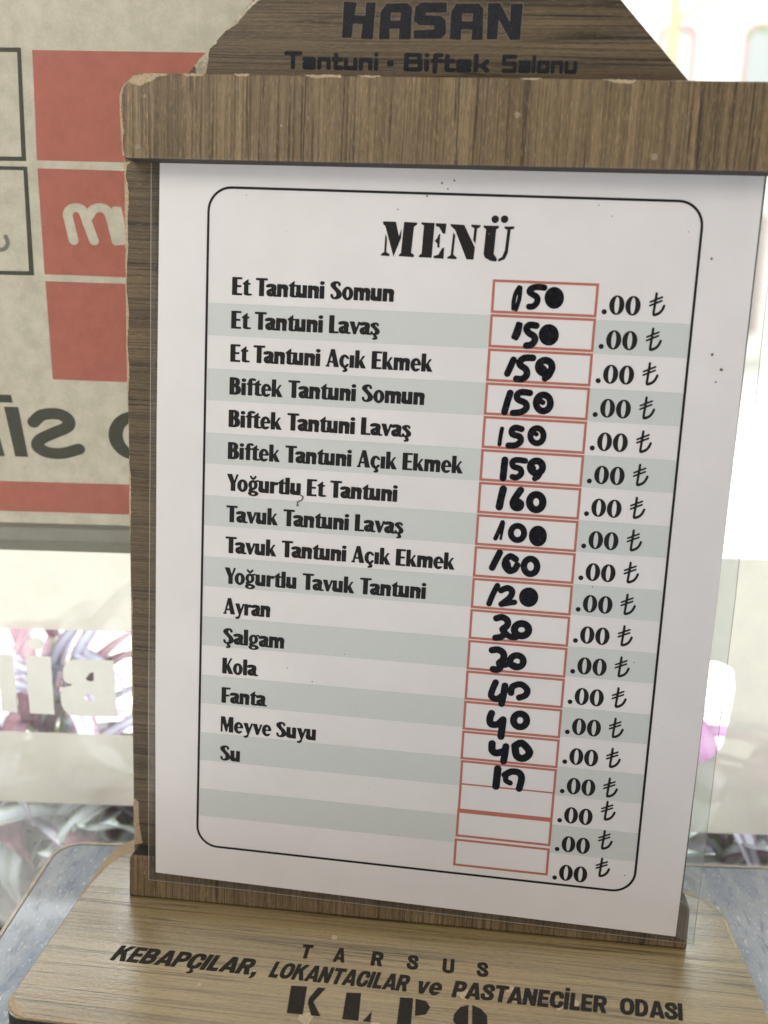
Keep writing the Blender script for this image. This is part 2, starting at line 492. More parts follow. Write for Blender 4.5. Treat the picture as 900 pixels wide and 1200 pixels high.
GLYPHS = {'E': (g_E, .60), 'F': (g_F, .56), 'L': (g_L, .55), 'T': (g_T, .62), 'B': (g_B, .68), 'K': (g_K, .68), 'M': (g_M, .86), 'A': (g_A, .73),
          'Y': (g_Y, .58), 'S': (g_S, .63), 'Ş': (g_Sc, .63), 's': (g_s, .50), 'ş': (g_sc, .50), 'n': (g_n, .645), 'u': (g_u, .645), 'm': (g_m, .93),
          'ı': (g_i0, .30), 'i': (g_i, .30), 'l': (g_l, .30), 't': (g_t, .42), 'a': (g_a, .575), 'o': (g_o, .64), 'e': (g_e, .60), 'ç': (g_cc, .58),
          'k': (g_k, .63), 'r': (g_r, .46), 'v': (g_v, .58), 'y': (g_y, .58), 'f': (g_f, .41), 'g': (g_g, .61), 'ğ': (g_gb, .61)}
CACHE = {}
def glyph_polys(ch):
    if ch not in CACHE:
        fn, adv = GLYPHS[ch]
        CACHE[ch] = contour(lambda X, Z: fn(X, Z) - .016, -.09, -.34, 1.0, 1.08, 1 / 27)
    return CACHE[ch]
def item_text(s):
    polys, x = [], 0.0
    for ch in s:
        if ch == ' ': x += .30; continue
        for p in glyph_polys(ch): polys.append([(a + x, b) for a, b in p])
        x += GLYPHS[ch][1]
    return polys
def fit(polys, x0, x1, zb, ch):
    xs = [a for p in polys for a, b in p]
    k = (x1 - x0) / (max(xs) - min(xs)); m = min(xs)
    return [[(x0 + (a - m) * k, zb + b * ch) for a, b in p] for p in polys]

# heavy grotesque capitals for the foot plate (cap height 1)
def k_bowl(X, Z, z0, z1, w):
    h = (z1 - z0) / 2; m = (z0 + z1) / 2
    return P(X, Z, curve([(.15, z1 - .10), (w - .30, z1 - .10), (w - .16, z1 - .17), (w - .125, m), (w - .16, z0 + .17), (w - .30, z0 + .10), (.15, z0 + .10)]), .125, .10)
def k_C(X, Z): return P(X, Z, curve([(.66, .68), (.6, .85), (.42, .9), (.2, .82), (.13, .5), (.2, .18), (.42, .1), (.6, .15), (.66, .33)]), .13, .10)
GROT = {'K': (lambda X, Z: U(R(X, Z, 0, 0, .25, 1), G(X, Z, [(.2, .34), (.2, .58), (.53, 1), (.83, 1), (.42, .48)]), G(X, Z, [(.31, .56), (.50, .68), (.87, 0), (.57, 0)])), .90),
        'E': (lambda X, Z: U(R(X, Z, 0, 0, .25, 1), R(X, Z, 0, 0, .64, .19), R(X, Z, 0, .81, .63, 1), R(X, Z, 0, .41, .60, .59)), .71),
        'B': (lambda X, Z: U(R(X, Z, 0, 0, .25, 1), k_bowl(X, Z, .42, 1, .73), k_bowl(X, Z, 0, .58, .77)), .84),
        'A': (lambda X, Z: U(G(X, Z, [(0, 0), (.30, 1), (.60, 1), (.90, 0), (.64, 0), (.45, .70), (.26, 0)]), R(X, Z, .2, .17, .7, .34)), .92),
        'P': (lambda X, Z: U(R(X, Z, 0, 0, .25, 1), k_bowl(X, Z, .36, 1, .74)), .79),
        'C': (k_C, .84), 'Ç': (lambda X, Z: U(k_C(X, Z), P(X, Z, [(.42, 0), (.44, -.1)], .05, .06), P(X, Z, curve([(.43, -.1), (.53, -.14), (.50, -.24), (.34, -.25)]), .06, .05)), .84),
        'I': (lambda X, Z: R(X, Z, 0, 0, .26, 1), .35), 'İ': (lambda X, Z: U(R(X, Z, 0, 0, .26, 1), R(X, Z, 0, 1.09, .26, 1.28)), .35),
        'L': (lambda X, Z: U(R(X, Z, 0, 0, .25, 1), R(X, Z, 0, 0, .60, .20)), .66),
        'R': (lambda X, Z: U(R(X, Z, 0, 0, .25, 1), k_bowl(X, Z, .38, 1, .76), G(X, Z, [(.33, .46), (.58, .46), (.72, .12), (.78, 0), (.50, 0)])), .86),
        'O': (lambda X, Z: P(X, Z, curve([(.43, .9), (.66, .80), (.73, .5), (.66, .2), (.43, .1), (.2, .2), (.13, .5), (.2, .80), (.43, .9)]), .13, .10), .92),
        'N': (lambda X, Z: U(R(X, Z, 0, 0, .24, 1), R(X, Z, .54, 0, .78, 1), G(X, Z, [(0, 1), (.27, 1), (.78, 0), (.51, 0)])), .87),
        'T': (lambda X, Z: U(R(X, Z, .26, 0, .52, 1), R(X, Z, 0, .80, .78, 1)), .80),
        'S': (lambda X, Z: P(X, Z, curve([(.62, .70), (.54, .87), (.36, .90), (.18, .84), (.15, .70), (.3, .57), (.5, .46), (.63, .31), (.57, .15), (.38, .10), (.18, .14), (.1, .31)]), .125, .10), .79),
        'D': (lambda X, Z: U(R(X, Z, 0, 0, .25, 1), P(X, Z, curve([(.15, .9), (.37, .9), (.57, .8), (.65, .5), (.57, .2), (.37, .1), (.15, .1)]), .125, .10)), .86),
        'U': (lambda X, Z: U(R(X, Z, 0, .35, .25, 1), R(X, Z, .53, .35, .78, 1), P(X, Z, curve([(.125, .4), (.15, .19), (.39, .10), (.63, .19), (.655, .4)]), .125, .10)), .87),
        'v': (lambda X, Z: G(X, Z, [(0, .74), (.26, .74), (.36, .25), (.46, .74), (.70, .74), (.48, 0), (.24, 0)]), .74),
        'e': (lambda X, Z: U(SUBT(E(X, Z, .36, .37, .36, .39), E(X, Z, .36, .37, .13, .22), R(X, Z, .4, .17, .9, .31)), R(X, Z, .15, .30, .70, .43)), .78),
        ',': (lambda X, Z: U(R(X, Z, 0, 0, .24, .2), G(X, Z, [(.1, .01), (.24, .01), (.22, -.10), (.08, -.22), (.02, -.17)])), .35)}
GC = {}
def font_polys(body, shear=0.0):
    out, x = [], 0.0
    for ch in body:
        fn, adv = GROT[ch]
        if ch not in GC: GC[ch] = contour(lambda X, Z: fn(X, Z) - .013, -.09, -.36, 1.02, 1.36, 1 / 26)
        out += [[(a + x + shear * b, b) for a, b in p] for p in GC[ch]]
        x += adv
    return out

# ------------------------------------------------------------------ materials
BAR_V = veneer("veneer_vertical_grain", (.268, .190, .100), (.180, .124, .063), (.062, .041, .021), 'x', 3.1, line_freq=.34, lines=1.0, speck=.5)
BOARD_V = veneer("veneer_dark_board", (.172, .122, .064), (.110, .076, .039), (.032, .022, .013), 'z', 11.7, rough=.5, line_freq=.24, lines=1.0, bumpk=.35, speck=.45)
BASE_V = veneer("veneer_base_plate", (.405, .300, .132), (.300, .217, .090), (.100, .069, .028), 'y', 5.3, rough=.34, coat=1.0, finek=.35, lw=.030, line_freq=.34, lines=.9, bumpk=.30, speck=.15, coat_ior=2.3, coat_rough=.24)
CHIP = plain("bare_fibreboard", (.47, .36, .235), .85, bumpy=.9, var=.22, nscale=2.2)
CHIP2 = plain("glue_residue", (.50, .43, .31), .45, bumpy=1.0, var=.25, nscale=1.6)
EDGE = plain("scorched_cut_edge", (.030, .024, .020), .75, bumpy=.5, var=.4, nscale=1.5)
BURN = plain("burnt_lettering", (.016, .017, .021), .7, spec=.3, bumpy=.8, var=.45, nscale=2.5)
BURN2 = plain("burnt_lettering_base", (.020, .017, .013), .7, spec=.3, bumpy=.8, var=.45, nscale=2.5)
PAPER = plain("laminated_paper", (.80, .77, .755), .38, coat=.5, spec=.35, var=.03, nscale=.035)
_t = PAPER.node_tree; _b = _t.nodes["Principled BSDF"]; _b.inputs["Coat Roughness"].default_value = .2
_bn = _t.nodes.new("ShaderNodeBump"); _bn.inputs["Strength"].default_value = .6; _bn.inputs["Distance"].default_value = .0012
_t.links.new(noise(_t, coords(_t, (.05, .05, .05)), 1.0, 3, .5), _bn.inputs["Height"]); _t.links.new(_bn.outputs[0], _b.inputs["Coat Normal"])
STRIPE = plain("grey_green_print", (.625, .655, .625), .38, coat=.25, spec=.35, var=.02, nscale=2.5)
INK = plain("black_print", (.016, .0145, .0145), .5, coat=0, spec=.22, var=.3, nscale=3)
RED = plain("red_print", (.50, .165, .115), .4, coat=.1, spec=.35, var=.05, nscale=2)
MARKER = plain("marker_ink", (.0030, .0035, .0065), .34, coat=0, spec=.22, var=.3, nscale=1.2)
_t = MARKER.node_tree; _b = _t.nodes["Principled BSDF"]
_n = noise(_t, coords(_t, (.9, .9, .9)), 1.0, 4, .7)
_t.links.new(mixc(_t, ramp(_t, _n, .52, .70), (.0028, .0032, .0060), (.022, .022, .030)), _b.inputs["Base Color"])
_t.links.new(ramp(_t, _n, .35, .65, .25, .55), _b.inputs["Roughness"])
SPECK = plain("dirt", (.15, .12, .10), .8)
FILM = clear("laminate_film", (.93, .93, .92), haze=.03, rough=.10, smear=.09, hazecol=(.74, .70, .62))
SEAL = clear("laminate_seal", (.97, .97, .96), haze=.10, rough=.10, smear=.10, hazecol=(.76, .70, .60))

# ------------------------------------------------------------------ the stand
stand = empty("menu_stand")
tag(stand, "wooden menu holder with trapezoid header and wide foot plate standing on the marbled table", "menu holder")
BM = frame_matrix((0, 0, 0), (0.9997575, -0.0008451, -0.0220036), (0, 0.9992633, -0.0383785), (0.0220199, 0.0383692, 0.9990210))
OFF = 6.6

board_pts = round_poly([(-1.0, .05), (156.2, 3.4), (155.1, 218), (139.5, 220), (134.4, 224.9), (108, 251.5), (41, 251.5), (14.6, 224.3), (11, 220), (-2.0, 218)],
                       [0, 0, 2, 0, 0, 6, 6, 0, 0, 2])
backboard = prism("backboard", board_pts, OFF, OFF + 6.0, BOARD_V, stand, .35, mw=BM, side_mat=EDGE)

topbar_pts = round_poly([(.35, 202.8), (157.2, 203.6), (157.0, 222.7), (-.35, 222.3)], [.5, .5, 5.5, 5.5])
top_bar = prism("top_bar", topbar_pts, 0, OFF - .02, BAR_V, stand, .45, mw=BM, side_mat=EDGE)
botbar_pts = round_poly([(0, .06), (157.1, 3.5), (156.7, 18.0), (.1, 13.0)], [.3, .3, 3.2, 1.6])
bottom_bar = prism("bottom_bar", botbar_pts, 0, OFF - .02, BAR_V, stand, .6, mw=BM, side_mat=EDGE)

plate_pts = round_poly([(-13.9, -46.9), (173.2, -46.9), (171.0, 26.5), (-14.1, 26.5)], [6.5, 6.5, 13, 11])
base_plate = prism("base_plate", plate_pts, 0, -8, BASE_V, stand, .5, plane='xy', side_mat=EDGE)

def chips(name, polys, y, parent, mat=CHIP, plane='xz'):
    for p in polys:
        # roughen the torn outline a little
        q = []
        for i in range(len(p)):
            a, b = Vector(p[i]), Vector(p[(i + 1) % len(p)])
            L = (b - a).length
            k = max(1, int(L / .5))
            nn = Vector((-(b - a).y, (b - a).x)).normalized()
            for j in range(k):
                q.append(tuple(a + (b - a) * (j / k) + nn * (random.uniform(-.10, .10) if j else 0)))
        flat(name, [q], y, mat, parent, plane)

chips("chipped_edge", [
    [(-1.95, 203.0), (-0.24, 203.0), (-1.2, 202.2), (-1.6, 199.2), (-1.0, 197.6), (-0.85, 194.4), (-1.2, 188.9), (-1.1, 182.3), (-1.45, 178.0), (-1.7, 172), (-1.1, 166), (-1.5, 158), (-1.1, 150), (-1.6, 141), (-1.85, 141), (-1.9, 188.8)],
    [(-1.0, 27.3), (.55, 26.3), (.57, 19.5), (1.0, 17.1), (1.68, 13.2), (-1.0, 12.3)],
    [(-1.3, 128), (-.95, 122), (-1.0, 112), (-1.3, 104), (-1.55, 116)], [(-1.2, 92), (-.8, 86), (-.95, 70), (-.7, 58), (-1.2, 52)]],
      OFF - .05, backboard)
chips("chipped_edge", [
    [(16.3, 226.0), (17.91, 227.7), (21.7, 231.6), (21.95, 231.2), (20.05, 229.7), (19.83, 228.0), (19.4, 224.9), (18.7, 223), (17.0, 223), (16.6, 224.4)],
    [(24.0, 233.9), (26.4, 236.3), (27.35, 235.7), (26.2, 235.0)],
    [(26.0, 235.9), (29.6, 239.4), (33, 242.6), (33.5, 241.8), (30.6, 239.4), (27, 235.8)]], OFF - .05, backboard, CHIP2)
chips("chipped_edge", [
    [(1.9, 220.4), (3.2, 221.6), (6.2, 222.2), (11.9, 222.2), (11.6, 221.8), (8.9, 221.4), (8.3, 220.7), (5.9, 219.8), (5.1, 219.3), (2.6, 219.9)],
    [(-.2, 212.8), (-.25, 217.4), (.5, 219.2), (2.2, 220.6), (1.0, 219.2), (.3, 217.3), (.15, 214.4), (.45, 210.2), (.8, 209.0), (.55, 207.4), (.3, 205.9), (1.0, 203.3), (.3, 203.2)],
    [(15.4, 222.3), (20.8, 222.35), (20.6, 221.8), (16.3, 221.7)], [(28.2, 222.4), (32.2, 222.4), (31.3, 221.8), (28.7, 222.0)],
    [(45.3, 222.45), (54.1, 222.5), (54.2, 221.9), (51.9, 222.0), (48.3, 221.7), (46, 222.1)], [(58, 222.5), (64, 222.5), (62, 222.0), (59, 222.1)],
    [(114.6, 222.5), (122.3, 222.5), (121.1, 221.7), (118.6, 221.7), (116, 222.2)], [(96, 222.45), (101, 222.5), (100, 222.1), (97, 222.1)]], -.05, top_bar)
def blob(cx, cz, r, n=11):
    return [(cx + r * random.uniform(.6, 1.1) * math.cos(k * 2 * math.pi / n), cz + r * random.uniform(.6, 1.2) * math.sin(k * 2 * math.pi / n)) for k in range(n)]
RUB = plain("rubbed_veneer", (.31, .245, .17), .6, bumpy=.5, var=.2, nscale=1.5)
for q_ in ([blob(6.1, 217.1, .45), blob(4.2, 205.4, .75), blob(96, 214.5, .8), blob(127.8, 206.1, 1.0), blob(40, 211, .4)]):
    flat("worn_spot", [q_], -.05, RUB, top_bar)
chips("chipped_edge", [
    [(-9.5, 26.4), (-3, 26.4), (.5, 24.5), (-4.5, 21.6), (-9.3, 19.6), (-11.6, 14.0), (-12.4, 9.5), (-13.2, 4.0), (-13.5, -3.4), (-13.85, -3.4), (-14.0, 6.0), (-14.0, 15.0), (-13.2, 20.0), (-11.5, 24.6)],
    [(-13.8, -40.6), (-13.2, -39.8), (-11.4, -43.0), (-7.8, -45.7), (-3.0, -46.2), (2.56, -46.0), (8.0, -46.4), (14, -46.2), (14, -46.85), (-7.0, -46.85), (-10.6, -45.6), (-13.0, -43.2)]],
      .04, base_plate, plane='xy')
chips("chipped_edge", [[(170.0, 6), (170.9, 1), (171.2, 8), (170.8, 14), (170.2, 14)], [(160, 26.2), (164, 25.6), (168, 21.0), (169.5, 16.5), (168.6, 18.2), (165.8, 22.3), (161, 25.0)]], .04, base_plate, CHIP2, plane='xy')

# burnt header lettering
H = [[(53.04, 240.61), (56.2, 240.44), (55.72, 237.64), (58.3, 237.52), (58.39, 240.45), (60.73, 240.47), (60.36, 232.32), (57.41, 232.42), (57.79, 235.65), (55.43, 235.76), (55.19, 232.6), (52.82, 232.58)],
     [(61.82, 232.34), (61.91, 238.35), (63.28, 240.22), (68.35, 240.39), (69.49, 239.4), (69.49, 232.42), (66.58, 232.39), (66.68, 234.73), (64.27, 234.71), (64.39, 232.36)],
     [(64.47, 238.24), (66.79, 238.26), (66.74, 236.53), (64.41, 236.51)],
     [(77.7, 240.58), (71.6, 240.54), (70.2, 239.61), (70.01, 236.43), (71.29, 235.57), (74.91, 235.47), (74.95, 234.68), (70.11, 234.43), (70.21, 232.56), (76.73, 232.63), (77.89, 233.84), (77.58, 236.63), (76.44, 237.67), (72.83, 237.78), (72.8, 238.31), (77.69, 238.34)],
     [(78.76, 232.52), (78.76, 238.48), (79.86, 240.33), (85.21, 240.37), (86.35, 239.33), (86.6, 232.47), (83.95, 232.44), (83.94, 234.7), (81.43, 234.74), (81.43, 232.42)],
     [(81.5, 238.18), (83.93, 238.2), (83.89, 236.55), (81.46, 236.53)],
     [(87.33, 240.52), (90.17, 240.54), (92.74, 236.3), (92.65, 240.42), (95.47, 240.44), (95.35, 232.57), (93.01, 232.54), (90.07, 236.93), (90.01, 232.64), (87.52, 232.62)]]
def hasan(X, Z):
    return U(G(X, Z, H[0]), SUBT(G(X, Z, H[1]), G(X, Z, H[2])), G(X, Z, H[3]), SUBT(G(X, Z, H[4]), G(X, Z, H[5])), G(X, Z, H[6]))
KERF = plain("scorched_kerf", (.175, .132, .09), .7, bumpy=.6, var=.3, nscale=2)
flat("scorched_outline", contour(lambda X, Z: np.maximum(hasan(X, Z) - .17, -hasan(X, Z)), 52, 231.5, 97, 241.5, .14), OFF - .04, KERF, backboard)
flat("burnt_name", contour(hasan, 52, 231.5, 97, 241.5, .16), OFF - .06, BURN, backboard)

# second header line: squared techno letters drawn with a round pen (cap height 1)
def tk(*strokes): return [list(s) for s in strokes]
TECH = {'T': (tk([(.12, .88), (.88, .88)], [(.5, .88), (.5, .12)]), 1.0), 'a': (tk([(.12, .58), (.62, .58), (.62, .12), (.14, .12), (.14, .34), (.62, .34)]), .80),
        'n': (tk([(.12, .12), (.12, .58), (.6, .58), (.62, .5), (.62, .12)]), .80), 't': (tk([(.2, .84), (.2, .12), (.5, .12)], [(.08, .58), (.48, .58)]), .62),
        'u': (tk([(.12, .58), (.12, .12), (.62, .12), (.62, .58)]), .80), 'i': (tk([(.12, .58), (.12, .12)], [(.12, .87), (.12, .88)]), .32),
        'B': (tk([(.12, .12), (.12, .88), (.72, .88), (.74, .55), (.78, .5), (.78, .12), (.12, .12)], [(.12, .52), (.74, .52)]), .96),
        'f': (tk([(.46, .88), (.2, .88), (.2, .02)], [(.08, .58), (.48, .58)]), .56), 'e': (tk([(.62, .12), (.12, .12), (.12, .58), (.62, .58), (.62, .36), (.12, .36)]), .80),
        'k': (tk([(.12, .88), (.12, .12)], [(.12, .36), (.42, .36), (.62, .58)], [(.42, .36), (.64, .12)]), .80), 'S': (tk([(.78, .88), (.12, .88), (.12, .5), (.78, .5), (.78, .12), (.12, .12)]), .96),
        'l': (tk([(.12, .88), (.12, .12)]), .32), 'o': (tk([(.12, .12), (.12, .58), (.62, .58), (.62, .12), (.12, .12)]), .80)}
def tech_fn(word):
    segs, x = [], 0
    for ch in word:
        st, adv = TECH[ch]
        for s in st: segs.append([(a + x, b) for a, b in s])
        x += adv
    def fn(X, Z): return U(*[P(X, Z, s, .115, .115) for s in segs])
    return fn, x
subt = []
for word, x0, x1, zb, chh in (("Tantuni", 38.7, 61.9, 225.35, 4.15), ("Biftek", 68.1, 88.6, 225.3, 4.2), ("Salonu", 91.5, 109.1, 225.3, 4.1)):
    fn, wd = tech_fn(word)
    subt += fit(contour(fn, -.05, -.2, wd + .05, 1.06, .035), x0, x1, zb, chh)
subt += contour(lambda X, Z: R(X, Z, 64.1, 226.4, 65.6, 227.7), 63, 225, 67, 229, .2)
flat("burnt_subtitle", subt, OFF - .06, BURN, backboard)

# burnt lettering on the foot plate
tarsus = []
for chh, xc in zip("TARSUS", (55.6, 64.6, 74.6, 84.0, 93.4, 102.3)):
    w = 2.9 if chh == 'T' else 3.1
    tarsus += fit(font_polys(chh), xc - w / 2, xc + w / 2, -17.7, 5.2)
flat("burnt_district_name", tarsus, .05, BURN2, base_plate, 'xy')
keb = []
for wd, x0, x1, zb in (("KEBAPÇILAR,", 5.1, 44.3, -25.3), ("LOKANTACILAR", 47.6, 83.9, -25.4), ("ve", 86.1, 92.2, -25.5), ("PASTANECİLER", 94.6, 133.4, -25.6), ("ODASI", 136.3, 152.0, -25.4)):
    keb += fit(font_polys(wd, .22), x0, x1, zb - .15, 5.6)
flat("burnt_chamber_name", keb, .05, BURN2, base_plate, 'xy')
KL = [[(54.15, -27.69), (58.21, -27.35), (59.0, -36.6), (55.0, -36.6)], [(59.4, -31.25), (61.02, -27.3), (63.03, -27.25), (60.75, -32.16), (63.4, -36.5), (61.1, -36.6), (59.5, -32.94)],
      [(68.39, -28.0), (72.08, -27.71), (72.7, -36.6), (68.7, -36.6)], [(73.7, -36.6), (75.55, -33.07), (75.61, -36.6)],
      [(81.9, -27.74), (85.22, -27.51), (85.41, -36.7), (81.96, -36.7)], [(85.8, -27.6), (88.42, -28.0), (89.62, -29.86), (88.73, -32.3), (86.1, -33.2)],
      [(98.98, -27.8), (96.96, -28.8), (95.55, -31.3), (95.4, -33.4), (96.9, -35.7), (99.1, -36.6)], [(99.9, -27.7), (102.0, -28.6), (103.6, -30.6), (103.7, -33.4), (102.1, -35.7), (100.0, -36.6)]]
flat("burnt_initials", KL, .05, BURN2, base_plate, 'xy')
RUBB = plain("rubbed_foot_plate", (.46, .37, .24), .5, bumpy=.6, var=.2, nscale=1.6)
rub = [blob(97.5, -24.2, 2.0), blob(103.2, -25.0, 1.4), blob(109.5, -21.0, 1.6), blob(111, -24.5, 1.2), blob(121.2, -25.2, 1.2), blob(125.5, -23.5, 1.1), blob(34.5, -25, 1.0), blob(43.5, -24.6, .8), blob(87.5, -24, .9),
       blob(62, -8.6, 1.0), blob(77.0, -37.5, 1.6), blob(31.0, -30.5, .7), blob(60, -37.5, 2.2)]
for q_ in rub:
    flat("worn_spot", [q_], .03, RUBB, base_plate, 'xy')

# ------------------------------------------------------------------ the laminated menu sheet (u to the right, v up, origin at the printed frame's corner)
SM = frame_matrix((24.7494, 13.7083, 196.5658), (0.9997575, -0.0008451, -0.0220036), (-0.0007670, 0.9973204, -0.0731535), (0.0220065, 0.0731526, 0.9970779))
sheet = empty("menu_sheet", SM)
tag(sheet, "laminated white menu sheet with striped price list and handwritten prices, slotted into the wooden holder", "menu")
PL, PR, PT, PB = -12.9, 134.1, 16.0, -189.0
paper_out = [(PL, PT), (-13.1, -61), (-12.7, -140), (-12.1, -188.6), (15, -188.9), (133.2, -190.0), (134.3, -95), (134.1, -30), (PR, PT)]
paper = prism("paper", paper_out, -.10, .02, PAPER, sheet)
def frame_ring(a0, b0, a1, b1, r, w):
    o = round_poly([(a0, b0), (a1, b0), (a1, b1), (a0, b1)], r, 9); i = round_poly([(a0 + w, b0 - w), (a1 - w, b0 - w), (a1 - w, b1 + w), (a0 + w, b1 + w)], r - w, 9)
    return ring_polys(o, i)
flat("printed_border", frame_ring(-.35, .3, 121.3, -178.9, 6.2, .62), -.16, INK, paper)

# stripes leave the price boxes white
for k in range(9):
    zt = -28.46 - 16.62 * k; zb = zt - 8.18
    flat("printed_stripe", [[(.35, zt), (72.6, zt), (72.6, zb), (.35, zb)], [(98.0, zt), (120.6, zt), (120.6, zb), (98.0, zb)]], -.13, STRIPE, paper)

# stencil heading
def S2(px):   # heading outlines were traced on a 4.737x enlargement of the word; affine to sheet millimetres
    x, y = px
    u = 44.21 + (x - 75) * 0.04359 + (285 - y) * 0.0000
    v = -15.28 + (285 - y) * 0.0434 + (x - 75) * 0.00135
    return (u + (y - 285) * 0.0022 * 0.4, v)
HEAD = [[(85, 93), (158, 95), (178, 175), (192, 130), (190, 185), (150, 288), (98, 118), (85, 108)], [(100, 160), (110, 185), (108, 262), (128, 275), (126, 285), (77, 282), (80, 272), (96, 262)],
        [(205, 96), (280, 100), (278, 112), (262, 122), (250, 265), (268, 278), (265, 290), (180, 285), (182, 275), (192, 268)],
        [(303, 98), (378, 102), (368, 293), (293, 290), (297, 278), (310, 270), (318, 115), (303, 108)], [(385, 103), (445, 105), (440, 162), (425, 158), (405, 125), (385, 118)],
        [(412, 160), (410, 238), (398, 235), (397, 215), (382, 200), (395, 185), (403, 165)], [(437, 235), (436, 298), (380, 295), (378, 283), (405, 275), (425, 240)],
        [(485, 150), (497, 170), (490, 275), (510, 290), (508, 300), (455, 297), (458, 287), (475, 278)], [(467, 107), (545, 112), (610, 235), (605, 302), (565, 300), (495, 140), (470, 118)],
        [(585, 110), (637, 113), (634, 125), (618, 132), (612, 215), (598, 195), (602, 130), (583, 120)],
        [(653, 115), (740, 117), (738, 130), (725, 135), (717, 270), (737, 297), (733, 312), (700, 308), (668, 290), (660, 270), (668, 135), (655, 127)],
        [(770, 120), (825, 120), (823, 133), (805, 137), (795, 265), (780, 298), (745, 313), (742, 300), (765, 285), (778, 250), (787, 140), (770, 130)]]
def ell_pts(cx, cz, rx, rz, n=20): return [(cx + rx * math.cos(2 * math.pi * k / n), cz + rz * math.sin(2 * math.pi * k / n)) for k in range(n)]
HEAD += [ell_pts(716, 81, 21, 21), ell_pts(768, 81, 21, 21)]
flat("printed_heading", [[S2(p) for p in q] for q in HEAD], -.16, INK, paper)

ITEMS = [("Et Tantuni Somun", 48.17), ("Et Tantuni Lavaş", 44.99), ("Et Tantuni Açık Ekmek", 58.82), ("Biftek Tantuni Somun", 57.29), ("Biftek Tantuni Lavaş", 54.35),
         ("Biftek Tantuni Açık Ekmek", 68.07), ("Yoğurtlu Et Tantuni", 51.64), ("Tavuk Tantuni Lavaş", 53.75), ("Tavuk Tantuni Açık Ekmek", 67.55), ("Yoğurtlu Tavuk Tantuni", 60.51),
         ("Ayran", 19.07), ("Şalgam", 23.2), ("Kola", 16.21), ("Fanta", 18.98), ("Meyve Suyu", 32.78), ("Su", 11.73)]
for k, (s, x1) in enumerate(ITEMS):
    x0 = 6.5 - .03 * k
    if s[0] in "Aa": x0 -= .15
    flat("printed_item_name", fit(item_text(s), x0, x1, -26.2 - 8.418 * k, 4.35), -.16, INK, paper)

# price boxes
def box(a0, b0, a1, b1, w=.62, wt=None, wb=None):
    wt = w if wt is None else wt; wb = w if wb is None else wb
    return ring_polys([(a0, b0), (a1, b0), (a1, b1), (a0, b1)], [(a0 + w, b0 - wt), (a1 - w, b0 - wt), (a1 - w, b1 + wb), (a0 + w, b1 + wb)])
for k in range(15):
    zt = -19.8 - 8.39 * k
    flat("printed_price_box", box(72.4, zt, 98.15, zt - 8.1), -.16, RED, paper)
flat("printed_price_box", box(72.6, -145.62, 98.1, -152.6, .62, .62, .4), -.16, RED, paper)
flat("printed_price_box", box(72.6, -152.6, 98.05, -160.2, .62, .02, .62), -.165, RED, paper)
flat("printed_price_box", box(72.5, -159.55, 98.05, -167.75, .62, 1.2, .62), -.17, RED, paper)
flat("printed_price_box", box(72.35, -168.4, 98.0, -176.35), -.16, RED, paper)

# .00 and lira sign
zero = contour(g_0, -.05, -.06, .9, 1.06, 1 / 24); dotp = contour(g_dot, -.05, -.05, .35, .35, 1 / 24); lira = contour(g_lira, -.08, -.05, .9, 1.08, 1 / 30)
for k in range(19):
    zb = -27.0 - 8.345 * k
    fh = 4.5
    q = [[(99.3 + a * fh, zb + b * fh) for a, b in p] for p in dotp]
    for j in (0, 1):
        q += [[(101.0 + j * 3.85 + a * fh * .96, zb + b * fh) for a, b in p] for p in zero]
    zl = zb + .1 + (1.75 if k >= 16 else 0.0)
    if k == 18: zl += .35
    q += [[(110.65 + a * 4.45, zl + b * 5.35) for a, b in p] for p in lira]
    flat("printed_price_suffix", q, -.16, INK, paper)

